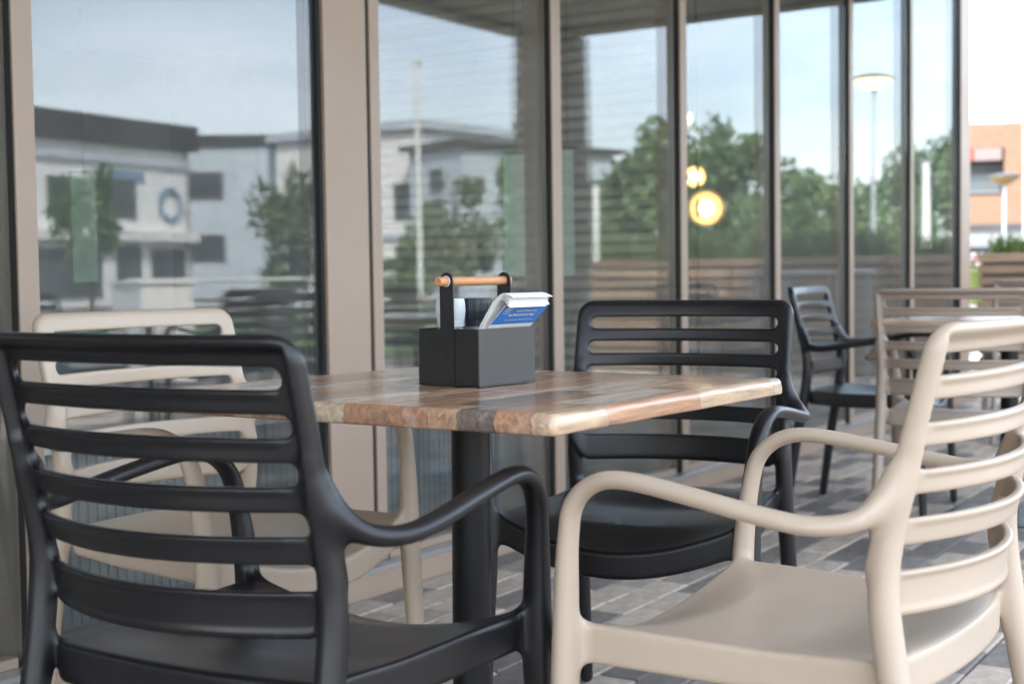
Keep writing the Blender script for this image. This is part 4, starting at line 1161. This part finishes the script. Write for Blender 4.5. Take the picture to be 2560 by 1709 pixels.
shaker(0.017, 0.010, 'cap_dark', 'barcode', 'shaker with a ribbed dark cap in the caddy')

# napkins leaning over the near rim, folded over at the top
nk = empty('napkin_stack', in_caddy(0, 0, 0.0022), CA); tag(nk, 'stack of folded white paper napkins leaning out of the caddy', 'napkins')
for i in range(7):
    t0 = i*0.0016
    pr = [(-0.030 + t0*1.0, 0.002), (-0.040 + t0, 0.060), (-0.056 + t0*0.9, 0.098), (-0.078 + t0*0.4, 0.128 + t0*0.7), (-0.087 - t0*0.3, 0.1385 + t0*0.9), (-0.092 - t0*0.5, 0.1398 + t0), (-0.098 - t0*0.6, 0.1372 + t0*1.1), (-0.109 - t0*0.5 + random.uniform(-0.006, 0.004), 0.1290 + t0*1.5 + random.uniform(-0.003, 0.002))]
    x0, x1 = -0.047 + random.uniform(-0.001, 0.001), 0.044 + random.uniform(-0.011, 0.009)
    vs_, fs_ = [], []
    nn = len(pr)
    for x in (x0, x1):
        for y, z in pr: vs_.append((x + (0.012 if x > 0 else 0)*(z/0.14), y, z))
    for x in (x0, x1):
        for y, z in pr: vs_.append((x + (0.012 if x > 0 else 0)*(z/0.14), y + 0.0007, z + 0.0009))
    for j in range(nn-1):
        fs_ += [(j, j+1, nn+j+1, nn+j), (2*nn+j, 3*nn+j, 3*nn+j+1, 2*nn+j+1)]
        fs_ += [(j, 2*nn+j, 2*nn+j+1, j+1), (nn+j, nn+j+1, 3*nn+j+1, 3*nn+j)]
    fs_ += [(nn-1, 3*nn-1, 4*nn-1, 2*nn-1), (0, nn, 3*nn, 2*nn)]
    MB().add(vs_, fs_, False).build('napkin', M['paper'], nk)
# blue card in front of them
cd_len = 0.118
cd = empty('info_card', (0, 0, 0)); tag(cd, 'blue and white cycling app card tucked into the caddy before the napkins', 'card')
BE = RAD(47)
ux = Vector((math.cos(CA), math.sin(CA), 0)); oy = Vector((math.sin(CA), -math.cos(CA), 0))
up = (oy*math.sin(BE) + Vector((0, 0, 1))*math.cos(BE)).normalized()
nrm = ux.cross(up)
base = in_caddy(-0.047, -CW/2 + w_ + 0.0012, CHh + 0.0035)
cm = Matrix((ux, up, nrm)).transposed().to_4x4(); cm.translation = base
cd.matrix_world = cm
MB().box((0, -0.035, -0.0006), (cd_len, 0.050, 0.0)).build('card', M['paper'], cd)
MB().box((0.0005, 0.0045, 0.0001), (cd_len - 0.0005, 0.0485, 0.0004)).build('blue_print', M['card_blue'], cd)
def text(s, size, x, y, bold=0.0):
    cu = bpy.data.curves.new('lettering', 'FONT'); cu.body = s; cu.size = size; cu.offset = bold; cu.resolution_u = 2; cu.align_x = 'RIGHT'
    o_ = bpy.data.objects.new('lettering', cu); COL.objects.link(o_)
    bpy.context.view_layer.update()
    me = bpy.data.meshes.new_from_object(o_.evaluated_get(bpy.context.evaluated_depsgraph_get()))
    bpy.data.objects.remove(o_); bpy.data.curves.remove(cu)
    me.materials.clear()
    q = link('lettering', me, M['paper'], cd); q.location = (x, y, 0.0006)
    return q
text('Beleef fietsen met', 0.0076, 0.097, 0.0345)
text('de Fietsnetwerk App', 0.0082, 0.098, 0.0245, 0.00012)
text('Gratis downloaden. Fietsnetwerk.nl / app', 0.0046, 0.104, 0.0135)
for r0, r1 in ((0.0085, 0.0092), (0.0070, 0.0073), (0.0030, 0.0042)):
    MB().lathe([(r0, 0.0006), (r1, 0.0006)], 32, c=(0.016, 0.0385, 0)).build('emblem', M['paper'], cd)
MB().add([(0.0148, 0.0388, 0.0007), (0.0158, 0.0378, 0.0007), (0.0184, 0.0410, 0.0007), (0.0176, 0.0414, 0.0007)], [(0,1,2,3)]).build('emblem', M['paper'], cd)
